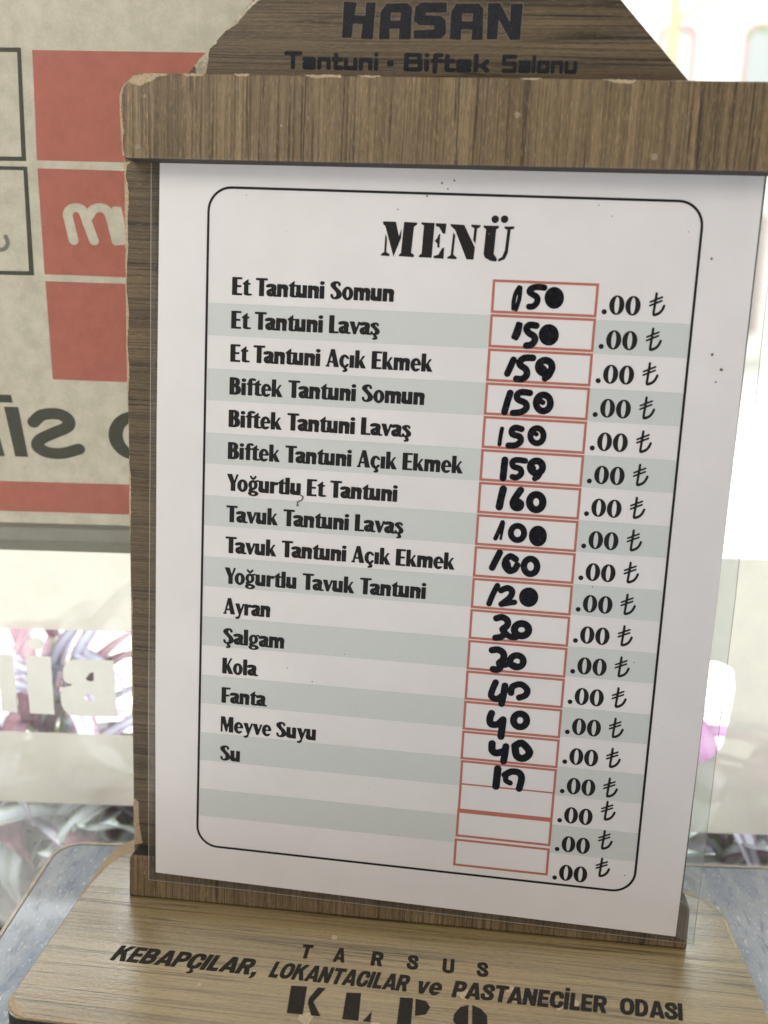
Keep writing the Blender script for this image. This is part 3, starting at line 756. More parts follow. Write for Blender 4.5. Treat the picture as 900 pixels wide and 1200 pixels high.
# handwritten felt-pen prices: (pen path in enlargement pixels, half width)
PENS = [
    [([(78.94, -21.45), (78.23, -22.79), (77.85, -24.8), (77.87, -26.63)], 0.46), ([(79.3, -21.61), (79.2, -24.18), (78.58, -26.83)], 0.46), ([(85.05, -21.32), (83.26, -21.22), (81.85, -21.68), (81.56, -22.48), (82.42, -23.07), (83.51, -23.77), (83.49, -25.02), (82.63, -25.92), (81.71, -26.01)], 0.72), ([(89.2, -23.59), (89.11, -24.38), (88.73, -25.03), (88.13, -25.41), (87.44, -25.44), (86.8, -25.11), (86.32, -24.5), (86.1, -23.72), (86.19, -22.93), (86.57, -22.28), (87.16, -21.9), (87.85, -21.88), (88.5, -22.2), (88.98, -22.81), (89.2, -23.59)], 0.75), ([(88.11, -23.64), (88.09, -23.93), (87.98, -24.17), (87.8, -24.31), (87.6, -24.32), (87.41, -24.2), (87.26, -23.97), (87.19, -23.67), (87.21, -23.38), (87.32, -23.14), (87.49, -23.0), (87.7, -22.99), (87.89, -23.11), (88.04, -23.34), (88.11, -23.64)], 0.69)],
    [([(79.36, -30.25), (78.9, -31.94), (78.43, -33.52)], 0.52), ([(79.9, -30.45), (79.64, -32.48), (79.09, -33.78)], 0.52), ([(83.79, -30.51), (82.22, -30.41), (81.47, -31.25), (82.07, -32.32), (83.41, -33.06), (83.72, -34.09), (82.99, -35.16), (81.72, -35.45)], 0.75), ([(88.64, -32.53), (88.55, -33.31), (88.15, -33.95), (87.53, -34.33), (86.81, -34.36), (86.13, -34.05), (85.63, -33.45), (85.41, -32.68), (85.51, -31.9), (85.91, -31.26), (86.53, -30.89), (87.25, -30.86), (87.93, -31.17), (88.42, -31.77), (88.64, -32.53)], 0.75), ([(87.61, -32.58), (87.57, -32.88), (87.43, -33.13), (87.21, -33.27), (86.95, -33.29), (86.71, -33.16), (86.53, -32.93), (86.45, -32.63), (86.49, -32.33), (86.63, -32.09), (86.85, -31.94), (87.11, -31.93), (87.35, -32.05), (87.53, -32.28), (87.61, -32.58)], 0.75)],
    [([(78.83, -39.08), (78.15, -40.99), (77.55, -42.54)], 0.73), ([(83.58, -38.39), (81.66, -38.48), (80.6, -39.23), (80.56, -40.28), (82.04, -41.26), (82.38, -42.65), (81.29, -43.7), (79.88, -43.71)], 0.76), ([(88.45, -40.36), (88.34, -41.07), (87.92, -41.66), (87.27, -42.01), (86.52, -42.04), (85.82, -41.76), (85.31, -41.22), (85.09, -40.52), (85.2, -39.81), (85.62, -39.22), (86.27, -38.88), (87.02, -38.84), (87.72, -39.12), (88.23, -39.66), (88.45, -40.36)], 0.79), ([(88.45, -41.05), (87.81, -42.55), (86.88, -43.29)], 0.7), ([(86.2, -40.58), (86.7, -41.03)], 0.58)],
    [([(78.61, -47.31), (78.06, -49.53), (77.53, -52.11)], 0.77), ([(83.48, -47.05), (81.52, -46.92), (80.4, -47.63), (80.66, -48.8), (82.55, -49.58), (82.88, -50.87), (81.66, -51.88), (79.67, -52.23)], 0.73), ([(88.75, -49.24), (88.64, -50.12), (88.21, -50.84), (87.54, -51.27), (86.76, -51.31), (86.02, -50.96), (85.48, -50.29), (85.24, -49.43), (85.35, -48.56), (85.78, -47.84), (86.46, -47.41), (87.24, -47.37), (87.97, -47.72), (88.51, -48.39), (88.75, -49.24)], 0.79), ([(86.26, -48.91), (86.87, -49.23)], 0.59)],
    [([(77.23, -56.3), (77.0, -58.11), (76.86, -60.29)], 0.48), ([(82.09, -56.14), (80.59, -55.87), (79.74, -56.52), (79.94, -57.58), (81.76, -58.08), (82.08, -59.25), (80.91, -60.28), (79.14, -60.45)], 0.71), ([(87.69, -57.49), (87.59, -58.32), (87.19, -59.01), (86.55, -59.42), (85.82, -59.46), (85.13, -59.13), (84.62, -58.5), (84.4, -57.68), (84.5, -56.85), (84.9, -56.16), (85.54, -55.75), (86.27, -55.71), (86.96, -56.04), (87.46, -56.67), (87.69, -57.49)], 0.71), ([(85.41, -57.02), (85.9, -57.23)], 0.53)],
    [([(78.51, -64.17), (78.43, -66.47), (78.36, -68.79)], 0.84), ([(83.57, -64.1), (81.48, -63.98), (80.45, -64.53), (80.77, -65.72), (82.48, -66.22), (82.81, -67.53), (81.69, -68.45), (80.72, -68.33)], 0.68), ([(88.07, -65.38), (87.97, -66.07), (87.58, -66.64), (86.99, -66.98), (86.31, -67.03), (85.67, -66.76), (85.2, -66.25), (84.99, -65.58), (85.09, -64.89), (85.48, -64.32), (86.07, -63.98), (86.76, -63.94), (87.4, -64.2), (87.86, -64.72), (88.07, -65.38)], 0.77), ([(87.63, -66.62), (87.13, -67.86), (86.34, -68.4)], 0.65), ([(85.78, -65.71), (85.97, -66.72)], 0.59)],
    [([(78.62, -71.64), (78.24, -73.93), (77.92, -76.28)], 0.84), ([(83.0, -71.65), (82.04, -73.25), (81.32, -74.95), (81.89, -76.14), (83.09, -76.05), (83.25, -75.06), (82.44, -74.63)], 0.81), ([(88.82, -74.32), (88.72, -75.17), (88.31, -75.88), (87.67, -76.31), (86.93, -76.36), (86.23, -76.02), (85.72, -75.38), (85.49, -74.54), (85.59, -73.69), (86.0, -72.98), (86.64, -72.56), (87.38, -72.51), (88.08, -72.84), (88.59, -73.49), (88.82, -74.32)], 0.84), ([(86.95, -76.4), (87.43, -76.49)], 0.72)],
    [([(79.05, -80.21), (78.3, -82.43), (77.53, -84.54)], 0.54), ([(79.42, -80.37), (78.87, -84.57)], 0.3), ([(84.71, -82.6), (84.61, -83.41), (84.19, -84.09), (83.54, -84.49), (82.79, -84.55), (82.09, -84.24), (81.58, -83.63), (81.35, -82.84), (81.46, -82.02), (81.88, -81.35), (82.53, -80.94), (83.27, -80.89), (83.97, -81.2), (84.49, -81.81), (84.71, -82.6)], 0.72), ([(89.68, -83.04), (89.6, -83.86), (89.25, -84.53), (88.7, -84.93), (88.06, -84.97), (87.46, -84.66), (87.01, -84.04), (86.81, -83.25), (86.89, -82.44), (87.24, -81.77), (87.79, -81.37), (88.43, -81.33), (89.03, -81.64), (89.47, -82.26), (89.68, -83.04)], 0.78), ([(88.79, -83.23), (88.78, -83.5), (88.69, -83.72), (88.56, -83.85), (88.4, -83.86), (88.25, -83.76), (88.13, -83.55), (88.08, -83.28), (88.09, -83.01), (88.17, -82.79), (88.31, -82.66), (88.47, -82.65), (88.62, -82.76), (88.74, -82.97), (88.79, -83.23)], 0.72)],
    [([(78.88, -88.18), (78.05, -90.19), (77.22, -92.26)], 0.76), ([(83.12, -89.62), (81.67, -88.91), (80.59, -90.0), (80.46, -91.51), (81.65, -92.8), (82.95, -92.33), (83.59, -91.15)], 0.79), ([(81.26, -90.82), (81.58, -91.93)], 0.55), ([(88.67, -91.08), (88.57, -91.95), (88.16, -92.68), (87.51, -93.12), (86.76, -93.18), (86.06, -92.84), (85.54, -92.18), (85.3, -91.33), (85.41, -90.45), (85.82, -89.73), (86.47, -89.29), (87.22, -89.24), (87.92, -89.57), (88.44, -90.23), (88.67, -91.08)], 0.79)],
    [([(78.89, -96.93), (77.84, -99.48), (77.08, -101.9)], 0.7), ([(79.95, -98.11), (81.48, -97.35), (82.75, -98.01), (82.5, -99.55), (81.25, -100.92), (80.33, -101.76)], 0.73), ([(80.21, -101.77), (81.96, -101.38), (83.58, -100.99)], 0.67), ([(88.69, -99.25), (88.59, -100.0), (88.2, -100.62), (87.6, -101.0), (86.9, -101.06), (86.24, -100.78), (85.76, -100.23), (85.55, -99.5), (85.65, -98.75), (86.04, -98.13), (86.65, -97.75), (87.35, -97.69), (88.0, -97.97), (88.48, -98.52), (88.69, -99.25)], 0.79), ([(87.6, -99.34), (87.57, -99.56), (87.45, -99.74), (87.27, -99.86), (87.05, -99.87), (86.85, -99.79), (86.7, -99.63), (86.64, -99.41), (86.67, -99.19), (86.79, -99.01), (86.98, -98.89), (87.19, -98.88), (87.39, -98.96), (87.54, -99.12), (87.6, -99.34)], 0.61)],
    [([(79.25, -105.68), (80.7, -105.24), (82.1, -105.96), (82.2, -107.36), (81.05, -108.48), (81.74, -109.45), (80.77, -110.56), (79.37, -110.94)], 0.83), ([(81.74, -109.45), (83.22, -110.35), (84.63, -110.36)], 0.74), ([(87.77, -108.04), (87.65, -108.77), (87.18, -109.39), (86.47, -109.78), (85.66, -109.85), (84.9, -109.59), (84.35, -109.05), (84.12, -108.35), (84.25, -107.62), (84.71, -107.0), (85.42, -106.62), (86.23, -106.55), (86.99, -106.81), (87.54, -107.34), (87.77, -108.04)], 0.86)],
    [([(78.74, -114.36), (80.33, -114.09), (81.76, -115.0), (81.76, -116.69), (80.83, -117.68), (81.27, -118.55), (80.59, -119.52), (79.35, -119.51)], 0.8), ([(81.02, -118.51), (82.53, -118.05), (83.74, -117.62)], 0.68), ([(87.07, -116.67), (86.95, -117.38), (86.52, -117.99), (85.85, -118.36), (85.08, -118.43), (84.37, -118.18), (83.85, -117.66), (83.63, -116.98), (83.75, -116.26), (84.19, -115.66), (84.86, -115.29), (85.62, -115.22), (86.33, -115.47), (86.85, -115.99), (87.07, -116.67)], 0.8), ([(84.81, -117.84), (85.45, -118.11)], 0.62)],
    [([(80.28, -123.08), (79.61, -125.12), (79.36, -126.92), (80.79, -127.64), (82.09, -126.72)], 0.81), ([(82.76, -123.77), (82.56, -126.29), (82.24, -128.82)], 0.81), ([(84.5, -125.58), (84.75, -123.85), (86.86, -123.0), (88.62, -124.28), (88.31, -125.88), (86.7, -126.69)], 0.8)],
    [([(79.82, -131.7), (79.43, -133.33), (79.9, -134.75), (81.65, -134.58), (82.69, -133.41)], 0.88), ([(82.93, -133.19), (82.84, -135.52), (82.7, -137.94)], 0.91), ([(89.14, -132.78), (89.03, -133.6), (88.59, -134.29), (87.93, -134.71), (87.15, -134.79), (86.43, -134.5), (85.9, -133.9), (85.67, -133.12), (85.79, -132.31), (86.22, -131.62), (86.89, -131.2), (87.66, -131.12), (88.38, -131.41), (88.91, -132.0), (89.14, -132.78)], 0.87)],
    [([(80.53, -140.16), (80.66, -142.03), (81.84, -142.72), (83.68, -141.99)], 0.88), ([(84.21, -140.6), (84.11, -142.76), (83.88, -144.8)], 0.88), ([(86.57, -140.23), (88.37, -139.24), (90.55, -141.56), (89.19, -143.44), (87.27, -142.97), (86.57, -140.23)], 0.88)],
    [([(82.52, -147.1), (82.45, -149.68), (82.37, -152.14)], 0.95), ([(84.53, -148.65), (86.15, -147.53), (88.11, -147.6), (88.96, -148.86), (88.84, -150.63), (88.57, -152.15)], 0.82), ([(84.8, -148.89), (84.9, -150.24), (86.07, -150.79)], 0.69)],
]

for k, strokes in enumerate(PENS):
    pts = [p for st, w in strokes for p in st]
    us = [p[0] for p in pts]; vs = [p[1] for p in pts]
    sm = [(curve(st, 3) if len(st) > 2 else st, w * random.uniform(1.05, 1.14)) for st, w in strokes]
    polys = contour(lambda X, Z: U(*[P(X, Z, st, w, w) for st, w in sm]), min(us) - 1.3, min(vs) - 1.3, max(us) + 1.3, max(vs) + 1.3, .14)
    flat("handwritten_price", polys, -.19, MARKER, paper)

# specks and smears of dirt on the laminate
sp = []
for _ in range(34):
    sp.append(blob(random.uniform(-10, 131), random.uniform(-186, 4), random.choice((.07, .09, .11, .16)) * random.uniform(.7, 1.2), 7))
for cx, cz, r in ((58.5, 2.5, .3), (60, 1.2, .25), (55, -.6, .3), (57, .2, .2), (61.5, 3.2, .3), (48.0, -4.0, .2), (118, -7.0, .15), (124, -13, .35), (126.5, -35.5, .35), (129, -39, .45), (128, -42, .25), (31.2, -127.4, .22), (70.7, -9.1, .22)):
    sp.append(blob(cx, cz, r, 8))
DX, DY = 26.0, -76.6
sp += contour(lambda X, Z: U(P(X, Z, curve([(DX, DY), (DX + .8, DY - .5), (DX + .5, DY - 1.4), (DX - .5, DY - 1.9), (DX - .5, DY - 2.5)]), .2, .17), P(X, Z, [(DX - .6, DY - 2.8), (DX - .5, DY - 2.9)], .3, .25)), DX - 2, DY - 4, DX + 2, DY + 1, .12)
ds = flat("dirt_specks", sp, -.20, SPECK, paper); ds["kind"] = "stuff"
SCR = plain("smudge", (.66, .63, .62), .6)

# clear laminate margin around the paper
def ring_strip(o, i): return [[o[k], o[(k + 1) % len(o)], i[(k + 1) % len(i)], i[k]] for k in range(len(o))]
fo = [(-15.3, PT + 2), (-14.9, -61), (-14.7, -140), (-14.25, -191.2), (15, -191.0), (138.1, -191.7), (138.6, -95), (137.8, -30), (137.4, PT + 2)]
FILM_R = clear("laminate_film_glare", (.86, .90, .895), haze=.20, rough=.14, smear=.07, hazecol=(.78, .80, .78))  # right margin film: its glare is put into the material as extra haze
_rs = ring_strip(fo, paper_out)
flat("laminate_margin", _rs[:5] + _rs[8:], -.12, FILM, sheet)
flat("laminate_margin", _rs[5:8], -.12, FILM_R, sheet)
fi = [(-14.2, PT + 1), (-13.9, -61), (-13.7, -140), (-13.3, -190.3), (15, -190.1), (137.6, -190.8), (138.1, -95), (137.3, -30), (136.9, PT + 1)]
fe = [(a - .18 if a < 60 else a + .0, b) for a, b in fi]
# bright cut edge of the pouch: a thin real rim around the sheet
rim_i = [(-15.12, PT + 2), (-14.72, -61), (-14.52, -140), (-14.07, -191.02), (15, -190.82), (137.92, -191.52), (138.42, -95), (137.62, -30), (137.22, PT + 2)]
RIM = plain("laminate_cut_edge", (.36, .335, .295), .25, coat=.5)
flat("laminate_rim", ring_strip(fo, rim_i), -.16, RIM, sheet)
flat("laminate_crease", ring_strip(fi, [(a + (.14 if a < 0 else 0), b) for a, b in fi])[:3], -.15, SEAL, sheet)

# ------------------------------------------------------------------ table
ang = math.radians(5.02)
WX, WN = Vector((math.cos(ang), math.sin(ang), 0)), Vector((-math.sin(ang), math.cos(ang), 0))
TM = frame_matrix((-32.0, 33.3, -8.05), WX, WN, (0, 0, 1))
MARB, t, b = new_mat("marbled_laminate")
v = coords(t)
c1 = noise(t, coords(t, (.05, .022, .05), rot=(0, 0, .6)), 1.0, 6, .62, .8)
c2 = noise(t, coords(t, (.30, .11, .3), rot=(0, 0, .75)), 1.0, 5, .7, .4)
c3 = noise(t, coords(t, (1.1, .35, 1), rot=(0, 0, .7)), 1.0, 3, .7)
col = mixc(t, ramp(t, c1, .35, .68), (.24, .30, .40), (.46, .49, .53))
col = mixc(t, math_n(t, 'MULTIPLY', ramp(t, c2, .50, .66), .75), col, (.13, .18, .28))
col = mixc(t, math_n(t, 'MULTIPLY', ramp(t, c3, .58, .68), .85), col, (.82, .82, .80))
vein = ramp(t, math_n(t, 'ABSOLUTE', math_n(t, 'SUBTRACT', c1, .5)), 0, .012, .35, 0)
col = mixc(t, vein, col, (.62, .55, .45))
t.links.new(col, b.inputs["Base Color"])
b.inputs["Roughness"].default_value = .30; b.inputs["Coat Weight"].default_value = 1.0; b.inputs["Coat IOR"].default_value = 1.7; b.inputs["Coat Roughness"].default_value = .14
bump(t, b, c3, .12)
BAND = plain("edge_band", (.66, .56, .44), .35, coat=.3, var=.15, nscale=.3)
table = empty("table", TM)
tag(table, "table with blue and white marbled top and pale rounded edge under the menu holder", "table")
tp = round_poly([(0 - 5.2, 0), (820, 0), (820, -720), (0 - 5.2, -720)], [8, 8, 12, 12], 10)
tp = [(a, b) for a, b in tp]
prism("tabletop", tp, 0, -22, MARB, table, .3, plane='xy')
tpo = round_poly([(-6.3, 1.1), (821.1, 1.1), (821.1, -721.1), (-6.3, -721.1)], [9.1, 9.1, 13, 13], 10)
# edge band: a thin strip wrapped round the top's rim
bm = bmesh.new(); n = len(tp)
vv = [[bm.verts.new((p[0] * MM, p[1] * MM, z * MM)) for p in L] for L, z in ((tp, .12), (tpo, .12), (tpo, -22.5), (tp, -22.5))]
for i in range(n):
    j = (i + 1) % n
    for k in range(3): bm.faces.new((vv[k][i], vv[k][j], vv[k + 1][j], vv[k + 1][i]))
bmesh.ops.recalc_face_normals(bm, faces=bm.faces)
link("edge_band", bm_mesh("edge_band", bm), BAND, table)
LEG = plain("table_leg_steel", (.25, .25, .26), .4, var=.1)
for lx, ly in ((50, -60), (770, -60), (50, -660), (770, -660)):
    prism("leg", round_poly([(lx - 20, ly - 20), (lx + 20, ly - 20), (lx + 20, ly + 20), (lx - 20, ly + 20)], 4), -22.6, -741.9, LEG, table, plane='xy')

# ------------------------------------------------------------------ window with frosted film, lettering and posters
G0 = Vector((-33.22505, 47.24630, 0))
WMx = frame_matrix(G0, WX, WN, (0, 0, 1))
window = empty("shop_window", WMx)
tag(window, "shop window pane with frosted film strips and mirrored cut-out letters behind the table", "window")
GLASS = clear("window_glass", (.965, .975, .97), haze=.004, rough=.01, smear=.008)
prism("glass_pane", [(-900, -160), (1300, -160), (1300, 900), (-900, 900)], .4, 4.4, GLASS, window)
FROST = translucent("frosted_film", (.95, .92, .80), back=.53, front=.30, mottle=.035, mscale=.11, gloss=.03, see=.07)
LETT = translucent("film_lettering", (.90, .88, .80), back=.60, front=.30, mottle=.03, mscale=.15, gloss=.03)
logo = round_poly([(196, 57.6), (208.8, 57.9), (214.2, 55.6), (215.4, 48), (214.5, 35.4), (213.3, 27.6), (209.5, 22.2), (203, 20.5), (196, 20.5)], [0, 3, 3, 3, 3, 3, 3, 2, 0], 4)
holed("frosted_film", [(60, 92.5), (1200, 92.5), (1200, -4.6), (190, -4.6), (60, -2)], [logo], .1, FROST, window)
flat("frosted_film", [[(-700, 62.3), (60, 61.8), (60, 92.5), (-700, 92.5)]], .1, FROST, window)
flat("frosted_film", [[(-700, -1.1), (60, -2), (60, 24.7), (-700, 24.7)]], .1, FROST, window)
Bo = round_poly([(11.0, 31.3), (10.7, 51.6), (-6.0, 51.6), (-6.9, 43.2), (-2.4, 42.4), (-7.9, 41.4), (-7.9, 31.0)], [0, 0, 4.5, 3.6, .3, 4.5, 5], 6)
holed("window_letter", Bo, [[(0.9, 44.6), (2.4, 46.9), (3.8, 47.2), (3.6, 44.1), (2.2, 43.9)], ell_pts(1.9, 38.0, 1.8, 1.4, 14)], .1, LETT, window)
flat("window_letter", [[(-18.8, 31.6), (-10.4, 31.4), (-10.4, 52.3), (-18.8, 52.5)], ell_pts(-14.8, 56.8, 2.5, 2.3, 18)], .1, LETT, window)
flat("window_letter", [[(-28.5, 31.9), (-23.0, 31.7), (-23.0, 52.5), (-33.0, 52.9), (-33, 45), (-28.5, 45)]], .1, LETT, window)

PBASE = translucent("backlit_poster_paper", (.63, .58, .46), back=.37, front=.36, mottle=.12, mscale=.16, gloss=.02)
PRED = translucent("backlit_poster_red", (.50, .195, .155), back=.58, front=.62, mottle=.06, mscale=.2, gloss=.02)
PGREY = translucent("backlit_poster_grey", (.115, .12, .10), back=.5, front=.55, mottle=.06, mscale=.3, gloss=.02)
PSTRIP = translucent("poster_strip_grey", (.50, .49, .41), back=.17, front=.33, mottle=.05, mscale=.1, gloss=.02)
poster = empty("window_poster", WMx)
tag(poster, "backlit poster with red blocks and mirrored grey lettering on the window", "poster")
flat("poster_sheet", [[(-300, 96.7), (70, 96.4), (70, 420), (-300, 420)]], -.15, PBASE, poster)
flat("grey_strip", [[(-300, 89.6), (70, 88.7), (70, 98.0), (-300, 98.4)]], -.22, PSTRIP, poster)  # plain grey translucent strip overlapping the poster's lower edge
flat("red_block", [[(-4.0, 207.5), (62, 207.0), (62, 236.9), (-3.3, 237.0)]], -.3, PRED, poster)

flat("red_block", [[(-3.5, 144.0), (62, 143.0), (62, 172.4), (-3.8, 173.3)]], -.3, PRED, poster)
flat("red_bar", [[(-300, 102.6), (70, 101.6), (70, 111.3), (-300, 112.4)]], -.3, PRED, poster)
flat("grey_frame", ring_polys([(-44, 207.1), (-7.15, 207.2), (-6.5, 237.6), (-44, 237.6)], [(-42.8, 208.3), (-8.5, 208.4), (-7.7, 236.4), (-42.8, 236.4)]), -.3, PGREY, poster)
flat("grey_frame", ring_polys([(-44, 174.8), (-7.1, 174.9), (-7.0, 205.7), (-44, 205.8)], [(-42.8, 176.0), (-8.6, 176.1), (-8.2, 204.7), (-42.8, 204.7)]), -.3, PGREY, poster)
PHOOK = translucent("poster_mark_grey", (.30, .29, .25), back=.5, front=.5)
hk = curve([(-14.9, 186.0), (-14.4, 184.2), (-15.4, 182.5), (-17.5, 182.2), (-22, 182.6)])
flat("printed_mark", contour(lambda X, Z: P(X, Z, hk, .65, .6), -24, 180.5, -12.5, 188, .2), -.3, PHOOK, poster)
ms = [curve([(4.0, 192.2), (4.6, 193.6), (6.3, 194.5), (8.2, 194.2), (9.1, 192.8), (9.9, 190)]), [(9.9, 190.2), (11.6, 185.2)], [(4.1, 192.4), (5.5, 185.2)],
      curve([(10.6, 192.4), (11.8, 194.0), (13.8, 194.6), (15.6, 194.1), (16.5, 193.0), (17.2, 190.4)]), [(17.2, 190.5), (18.3, 185.2)]]
flat("red_block", contour(lambda X, Z: SUBT(G(X, Z, [(-3.9, 175.3), (62, 174.2), (62, 204.4), (-4.0, 205.3)]), U(*[P(X, Z, q, 1.45, 1.25) for q in ms], G(X, Z, [(17.5, 195), (20.2, 195), (22.3, 184.2), (19.2, 184.2)]))), -5, 173, 63, 206, .3), -.3, PRED, poster)
ss = curve([(-10.3, 130.6), (-7.5, 132.9), (-2.5, 133.3), (0.4, 131.7), (0.2, 129.4), (-4.3, 127.3), (-8.6, 125.2), (-9.6, 123.0), (-6.8, 121.2), (-2.0, 120.9), (3.3, 122.4)])
PHL = ell_pts
flat("mirrored_letter", contour(lambda X, Z: P(X, Z, ss, 2.05, 1.75), -14, 117, 7, 136.5, .3), -.3, PGREY, poster)
flat("mirrored_letter", [[(-17.0, 119.6), (-12.9, 119.5), (-14.9, 135.2), (-19.4, 135.2)], [(-20.9, 136.5), (-16.5, 136.5), (-16.9, 138.9), (-21.2, 138.9)]], -.3, PGREY, poster)
flat("mirrored_letter", [[(-32, 119.6), (-20.3, 119.6), (-21.6, 126.2), (-25, 130.5), (-25, 122.6), (-32, 122.6)]], -.3, PGREY, poster)
flat("mirrored_letter", contour(lambda X, Z: SUBT(E(X, Z, 21.2, 127.0, 8.2, 7.6), E(X, Z, 21.2, 127.0, 3.7, 4.4)), 12, 118, 31, 136, .3), -.3, PGREY, poster)

# ------------------------------------------------------------------ street outside
PAVE = plain("pale_paving", (.62, .60, .56), .8, var=.10, nscale=.004)
g = flat("ground", [[(-60000, -3000), (60000, -3000), (60000, 90000), (-60000, 90000)]], -750, PAVE, None, 'xy')
g["kind"] = "structure"

planter = empty("planter_box", WMx)
tag(planter, "stone planter trough full of dark soil outside the window below the film", "planter")
STONE = plain("planter_stone", (.40, .38, .36), .8, var=.15, nscale=.02, bumpy=.3)
SOIL = plain("potting_soil", (.030, .026, .024), .95, bumpy=1.0, var=.6, nscale=.25)
prism("trough", [(-500, 12), (700, 12), (700, 150), (-500, 150)], -64, -749.5, STONE, planter, 4, plane='xy')
# lumpy soil sheet
bm = bmesh.new()
gx, gy = 120, 34
vs = [[bm.verts.new(((-490 + 1180 * i / gx) * MM, (16 + 130 * j / gy) * MM, (-60 + random.uniform(-3, 5)) * MM)) for i in range(gx + 1)] for j in range(gy + 1)]
for j in range(gy):
    for i in range(gx): bm.faces.new((vs[j][i], vs[j][i + 1], vs[j + 1][i + 1], vs[j + 1][i]))
link("soil", bm_mesh("soil", bm), SOIL, planter)

def leaf_mat(name, mid, pale, edge):
    m, t, b = new_mat(name)
    uv = t.nodes.new("ShaderNodeUVMap"); uv.uv_map = "UVMap"
    sp_ = t.nodes.new("ShaderNodeSeparateXYZ"); t.links.new(uv.outputs[0], sp_.inputs[0])
    lat = math_n(t, 'ABSOLUTE', math_n(t, 'SUBTRACT', sp_.outputs[0], .5))
    nz = noise(t, coords(t), .25, 3, .6)
    lat2 = math_n(t, 'ADD', lat, math_n(t, 'MULTIPLY', math_n(t, 'SUBTRACT', nz, .5), .25))
    c = mixc(t, ramp(t, lat2, .05, .16), mid, pale)
    c = mixc(t, ramp(t, lat2, .34, .46), c, edge)
    t.links.new(c, b.inputs["Base Color"])
    b.inputs["Roughness"].default_value = .35
    tr = t.nodes.new("ShaderNodeBsdfTranslucent"); t.links.new(c, tr.inputs[0])
    mx = t.nodes.new("ShaderNodeMixShader"); mx.inputs[0].default_value = .2
    t.links.new(b.outputs[0], mx.inputs[1]); t.links.new(tr.outputs[0], mx.inputs[2])
    t.links.new(mx.outputs[0], t.nodes["Material Output"].inputs[0])
    return m
LEAF = [leaf_mat("leaf_silver_purple", (.24, .16, .25), (.47, .50, .58), (.20, .09, .14)),
        leaf_mat("leaf_pale_green", (.34, .40, .33), (.50, .56, .58), (.20, .27, .17)),
        leaf_mat("leaf_wine", (.13, .035, .06), (.19, .07, .10), (.10, .03, .045)),
        leaf_mat("leaf_magenta", (.26, .06, .21), (.30, .11, .26), (.20, .04, .15))]
STEM = plain("plant_stem", (.36, .42, .20), .5, var=.2)

def add_leaf(bm, uvl, base, az, length, width, lift, droop, mi, rng, ymin=-1e9):
    n, mcr = 9, 4
    d = Vector((math.cos(az), math.sin(az), 0)); sd = Vector((-math.sin(az), math.cos(az), 0))
    rows_ = []
    pos = Vector(base); el = lift
    step = length / n
    yw = lambda p: Vector((p.x, max(p.y, ymin + 1.5 * rng.random()), p.z))
    for i in range(n + 1):
        s = i / n
        w = width * (math.sin(math.pi * min(1, .12 + s * .88)) ** .75) * (1 - .25 * s) + .15
        up = Vector((0, 0, 1)) * math.cos(el) - d * math.sin(el)
        row = []
        for j in range(mcr + 1):
            l = (j / mcr - .5)
            row.append(bm.verts.new(yw(pos + sd * (l * w) + up * (abs(l) ** 1.5 * w * .55)) * MM))
        rows_.append(row)
        pos = pos + (d * math.cos(el) + Vector((0, 0, 1)) * math.sin(el)) * step
        el -= droop / n
    for i in range(n):
        for j in range(mcr):
            f = bm.faces.new((rows_[i][j], rows_[i][j + 1], rows_[i + 1][j + 1], rows_[i + 1][j]))
            f.smooth = True; f.material_index = mi
            for lp, (uu, vv_) in zip(f.loops, ((j, i), (j + 1, i), (j + 1, i + 1), (j, i + 1))):
                lp[uvl].uv = (uu / mcr, vv_ / n)

def plant(px, py, label, seed, tall, nleaf, mats, spread=1.0):
    rng = random.Random(seed)
    root = empty("trailing_plant", WMx @ Matrix.Translation((px * MM, py * MM, -58 * MM)))
    tag(root, label, "plant", "plants in the trough outside the window")
    bm = bmesh.new(); uvl = bm.loops.layers.uv.new("UVMap")
    sb = bmesh.new()
    for s in range(max(3, nleaf // 7)):
        az = rng.uniform(0, 6.28); lean = rng.uniform(.1, .5) * spread
        h = tall * rng.uniform(.45, 1.0)
        prev = None; pts = []
        for i in range(6):
            q = i / 5
            pts.append(Vector((math.cos(az) * lean * h * q * q, math.sin(az) * lean * h * q * q, h * q)))
        for i in range(6):
            rr = 2.0 - .9 * i / 5
            ring = [sb.verts.new((pts[i] + Vector((math.cos(a * math.pi / 3) * rr, math.sin(a * math.pi / 3) * rr, 0))) * MM) for a in range(6)]
            if prev:
                for a in range(6): sb.faces.new((prev[a], prev[(a + 1) % 6], ring[(a + 1) % 6], ring[a]))
            prev = ring
        for k in range(7):
            q = rng.uniform(.15, 1.0); i = min(4, int(q * 5)); p = pts[i].lerp(pts[i + 1], q * 5 - i)
            add_leaf(bm, uvl, p, rng.uniform(0, 6.28), rng.uniform(55, 100), rng.uniform(9, 15), rng.uniform(.3, 1.25), rng.uniform(.8, 2.0), rng.choice(mats), rng, 7 - py)
    me = bm_mesh("foliage", bm)
    for m in LEAF: me.materials.append(m)
    link("foliage", me, None, root)
    link("stem", bm_mesh("stem", sb), STEM, root)
    return root

